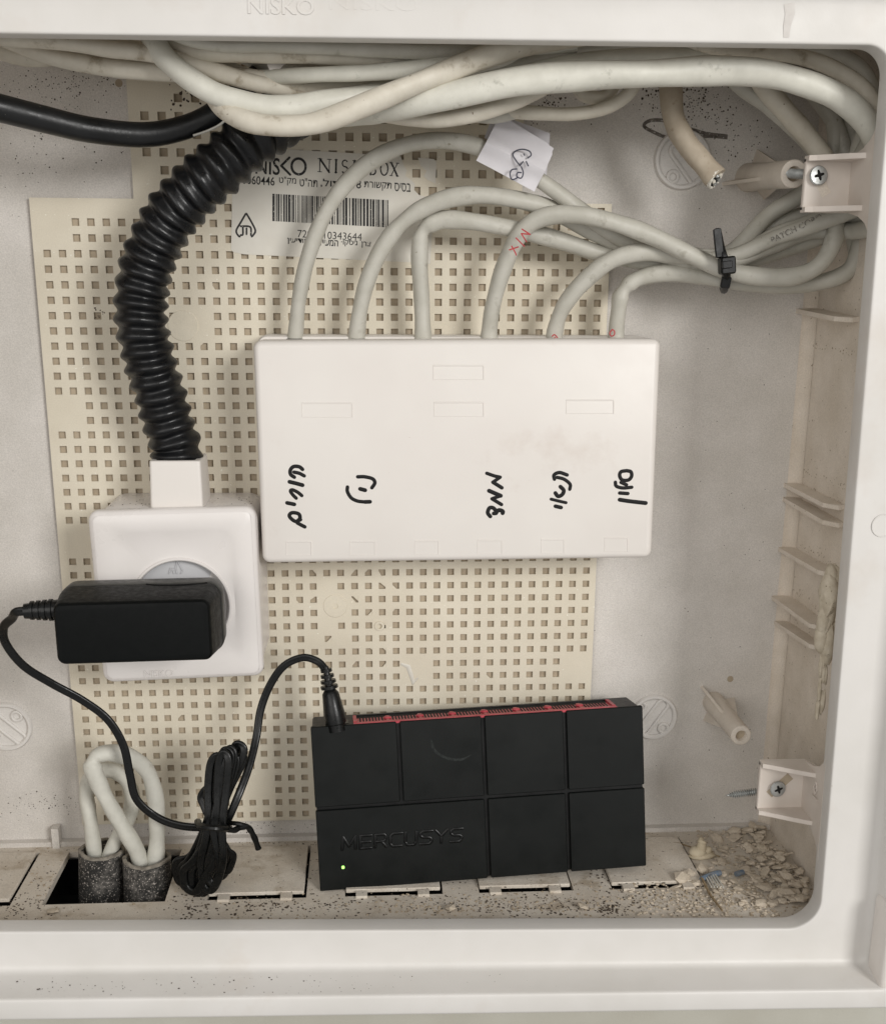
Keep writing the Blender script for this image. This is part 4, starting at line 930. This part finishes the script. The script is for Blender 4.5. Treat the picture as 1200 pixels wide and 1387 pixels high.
FL = [(925,1195,4.2,'largest plaster fragment, lying left of the blue wire'),(935,1188,3.0,'rounded plaster fragment just behind the largest one, left of the blue wire'),(944,1199,2.2,'small plaster fragment between the largest one and the blue wire'),(950,1180,3.0,'plaster fragment standing behind the blue wire, right of the nub'),(977,1195,2.6,'pale plaster fragment lying over the middle of the blue wire'),(992,1196,2.2,'plaster fragment directly below the tiny end of blue wire'),(1000,1207,2.2,'plaster fragment in front of the tiny end of blue wire'),(1012,1185,2.0,'plaster fragment touching the right side of the tiny blue wire end'),(914,1204,1.9,'small plaster fragment farthest left in front of the largest one'),(968,1209,1.6,'small plaster fragment beside the frayed wire strands'),(1020,1215,2.0,'plaster fragment halfway between blue wire and front lip, right side'),(1004,1226,1.6,'plaster fragment nearest the front lip, right of the pale twig')]
for px, py, s_, lb_ in FL:
    p = onfloor(px, py); p[1] -= s_*.3; frag(p, s_, lb_)
p = onfloor(791, 1231); p[1] -= 1; o = frag(p, 2.6, 'pale plaster pebble on the floor in front of the switch, near dark dirt', None); 
p = onfloor(610, 1233); p[1] -= 1; frag(p, 2.6, 'pale plaster pebble on the floor close to the front lip, below the lettering', None)
p = onfloor(70, 1236); p[1] -= .6; frag(p, 2.2, 'flaky plaster chip at the front left of the cabinet floor', None)
# ochre knob
ok = thing('plaster_nub', 'pale ochre squeezed plaster nub standing on the right knockout panel', 'plaster', onfloor(947, 1160))
q = MB(); b = onfloor(947, 1160)
for dx, dy, s3 in ((0,-1.0,(4.9,1.4,3.0)),(-2.2,-2.2,(2.7,1.9,2.2)),(2.2,-2.6,(2.6,2.2,2.2)),(.6,-4.2,(1.7,2.2,1.6)),(.1,-6.3,(2.1,1.5,1.7))):
    vs, fs = blob(None, *s3, rg, 2, .42); q.add([b+v+(dx,dy,0) for v in vs], fs)
q.build('nub', M_ochre, ok, smooth=60)
# blue wire bits and twig
q = MB(); a_ = [onfloor(x, y)+(0,-1.6,0) for x, y in ((950,1197),(958,1193),(966,1190),(975,1188))]; q.tube(spline(a_, 4), 1.1, 8); tag(q.build('blue_wire', M_bluew, None), 'short scrap of blue wire lying bent on the rubble', 'wire')
q = MB(); q.tube([onfloor(996,1190)+(0,-1.6,0), onfloor(1006,1187)+(0,-1.6,0)], 1.0, 8); tag(q.build('blue_wire', M_bluew, None), 'tiny straight end of blue wire right of the bent blue scrap', 'wire')
q = MB(); q.tube([onfloor(950,1196)+(0,-2,0), onfloor(961,1215)+(0,-1,0), onfloor(978,1237)+(0,-.8,0)], [.55,.5,.35], 6); tag(q.build('twig', M_twig, None), 'thin pale twig running to the front lip below the blue wire', 'twig')
q = MB(); q.tube([onfloor(881,1141)+(0,-.8,0), onfloor(920,1146)+(0,-1,0), onfloor(975,1163)+(0,-.6,0)], .3, 5); tag(q.build('twig', M_twig, None), 'long hair-thin twig lying across the right knockout panel', 'twig')
q = MB()
for k in range(5): q.tube([onfloor(956+k*3,1196)+(0,-2-.3*k,0), onfloor(963+k*4,1207+k)+(0,-1.4-.3*k,0)], .28, 6)
tag(q.build('wire_strands', M_thread, None), 'frayed pale wire strands next to the blue wire', 'wire')

# specks: loose black dirt and pale dust, real grains
def specks(name, m, lst, label_kind='stuff'):
    q = MB()
    for c, n_, s_ in lst:
        n_ = nrm(n_); u = nrm(np.cross(n_, (.3,.5,.8))); v2 = np.cross(n_, u); k = rg.randint(4, 6); a0 = rg.uniform(0, 6)
        base = [c+(u*math.cos(a0+2*PI*j/k)+v2*math.sin(a0+2*PI*j/k))*s_*rg.uniform(.5,1.2) for j in range(k)]
        q.add(base+[c+n_*s_*.55], [(j, (j+1)%k, k) for j in range(k)])
    o = q.build(name, m, None, smooth=0); return tag(o, kind='stuff')
L1 = []
def wall_sp(px, py, sx, sy, n_, s0=.22, s1=.5, z=None):
    for _ in range(n_):
        L1.append((at(rg.gauss(px, sx), rg.gauss(py, sy), (ZB if z is None else z)-.02), OUT, rg.uniform(s0, s1)*rg.choice((.7,1,1))))
wall_sp(95,115,50,16,170,.12,.32); wall_sp(70,210,60,40,90,.15,.35); wall_sp(60,1088,45,10,110,.12,.32); wall_sp(940,140,28,22,240,.14,.36); wall_sp(1000,190,35,30,90,.18,.38)
wall_sp(740,140,35,14,120,.2,.42); wall_sp(905,115,30,14,160,.22,.5); wall_sp(700,170,20,20,60,.2,.4); wall_sp(340,1120,90,8,120,.18,.36); wall_sp(990,1050,60,60,30,.15,.3); wall_sp(1000,600,60,150,60,.12,.25)
wall_sp(250,128,12,8,30,.25,.6,0); wall_sp(135,425,5,5,12,.2,.4,0)
specks('wall_dirt', M_dirt, [t_ for t_ in L1 if t_[0][0] < 262 and -64 < t_[0][1] < 215])
L5 = []
for _ in range(46):
    x = rg.gauss(34, 10) if rg.random() < .75 else rg.gauss(62, 3)
    L5.append((np.array([min(max(x, 20), 66), cs[1]-HS/2+.25, rg.uniform(-26,-8)]), -EY, rg.uniform(.15,.4)))
specks('box_dirt', M_dirt, L5)
L6 = [(np.array([262.45, rg.uniform(10, 210), rg.uniform(-60, -2)]), -EX, rg.uniform(.12,.34)) for _ in range(170)]
for ry in (29.5,73,78.5,100,117,127):
    L6 += [(np.array([262.45, ry+rg.gauss(0,.8)+max(0,-t_)*0, t_]), -EX, rg.uniform(.15,.4)) for t_ in [rg.uniform(-40,-2) for _ in range(26)]]
specks('side_dirt', M_dirtb, L6)
L2 = []; L3 = []
def fl_sp(px, py, sx, sy, n_, s0=.2, s1=.55, lst=None):
    for _ in range(n_):
        x, y = rg.gauss(px, sx), rg.gauss(py, sy); y = min(max(y, 1142), 1245); c = onfloor(x, y, FY-.45 if False else FY-.74 if any(a+.5 < onfloor(x, y)[0] < b-1 and kz0+2 < onfloor(x, y)[2] < kz1-1 for i, (a, b) in enumerate(kx) if i != 1) else FY-.02)
        p = onfloor(x, y)
        if kx[1][0] < p[0] < kx[1][1] and kz0 < p[2] < kz1: continue
        (L2 if lst is None else lst).append((c, -EY, rg.uniform(s0, s1)))
fl_sp(370,1165,40,16,240,.12,.4); fl_sp(260,1228,14,8,60,.2,.7); fl_sp(360,1228,40,7,130,.2,.7); fl_sp(460,1228,30,8,70,.2,.6); fl_sp(620,1228,60,8,200,.15,.55); fl_sp(730,1228,45,8,230,.15,.6); fl_sp(825,1232,9,5,90,.2,.7)
fl_sp(850,1190,22,18,160,.2,.7); fl_sp(900,1165,25,22,120); fl_sp(930,1215,60,16,160); fl_sp(50,1205,26,18,50,.2,.5); fl_sp(25,1232,24,8,80,.2,.5); fl_sp(690,1190,60,14,100); fl_sp(15,1170,18,12,60,.2,.45,L3); fl_sp(65,1190,14,22,50,.3,.7,L3)
fl_sp(940,1215,70,14,300,.3,.9,L3); fl_sp(640,1228,120,8,250,.3,.8,L3); fl_sp(350,1190,60,30,260,.25,.6,L3); fl_sp(1030,1200,40,30,300,.4,1.0,L3)
LC = MB()
for _ in range(700):
    if rg.random() < .62: x, z = 258-abs(rg.gauss(0, 15)), rg.uniform(-64, -1)
    else: x, z = rg.uniform(195, 250), rg.uniform(-66, -38)
    if x > 260 or x < 195 or (x > 246 and z < -58): continue
    s_ = rg.uniform(.25, .85); vs, fs = blob(None, s_, s_*.6, s_*.9, rg, 1, .3); p = np.array([x, FY-s_*.4-max(0, (x-244)/18)*rg.uniform(0, 1.8), z]); LC.add([p+v for v in vs], fs)
tag(LC.build('plaster_crumbs', M_rub, None, smooth=0), kind='stuff')
specks('floor_dirt', M_dirt, L2); specks('plaster_dust', M_dirtb, L3)
# dust on the frame's lower ledge
L4 = []
for _ in range(230):
    x = rg.uniform(-40, 246); z = ZF-rg.uniform(4.2, 12.3); L4.append((np.array([x, ybf(x)+13.65+(ZF-4-z)*.122-.03, z]), -EY, rg.choice((.12,.15,.2,.3))*rg.uniform(.7,1.3)))
specks('ledge_dirt', M_dirt, L4)
for o in bpy.data.objects:
    if 'wl' in o: del o['wl']
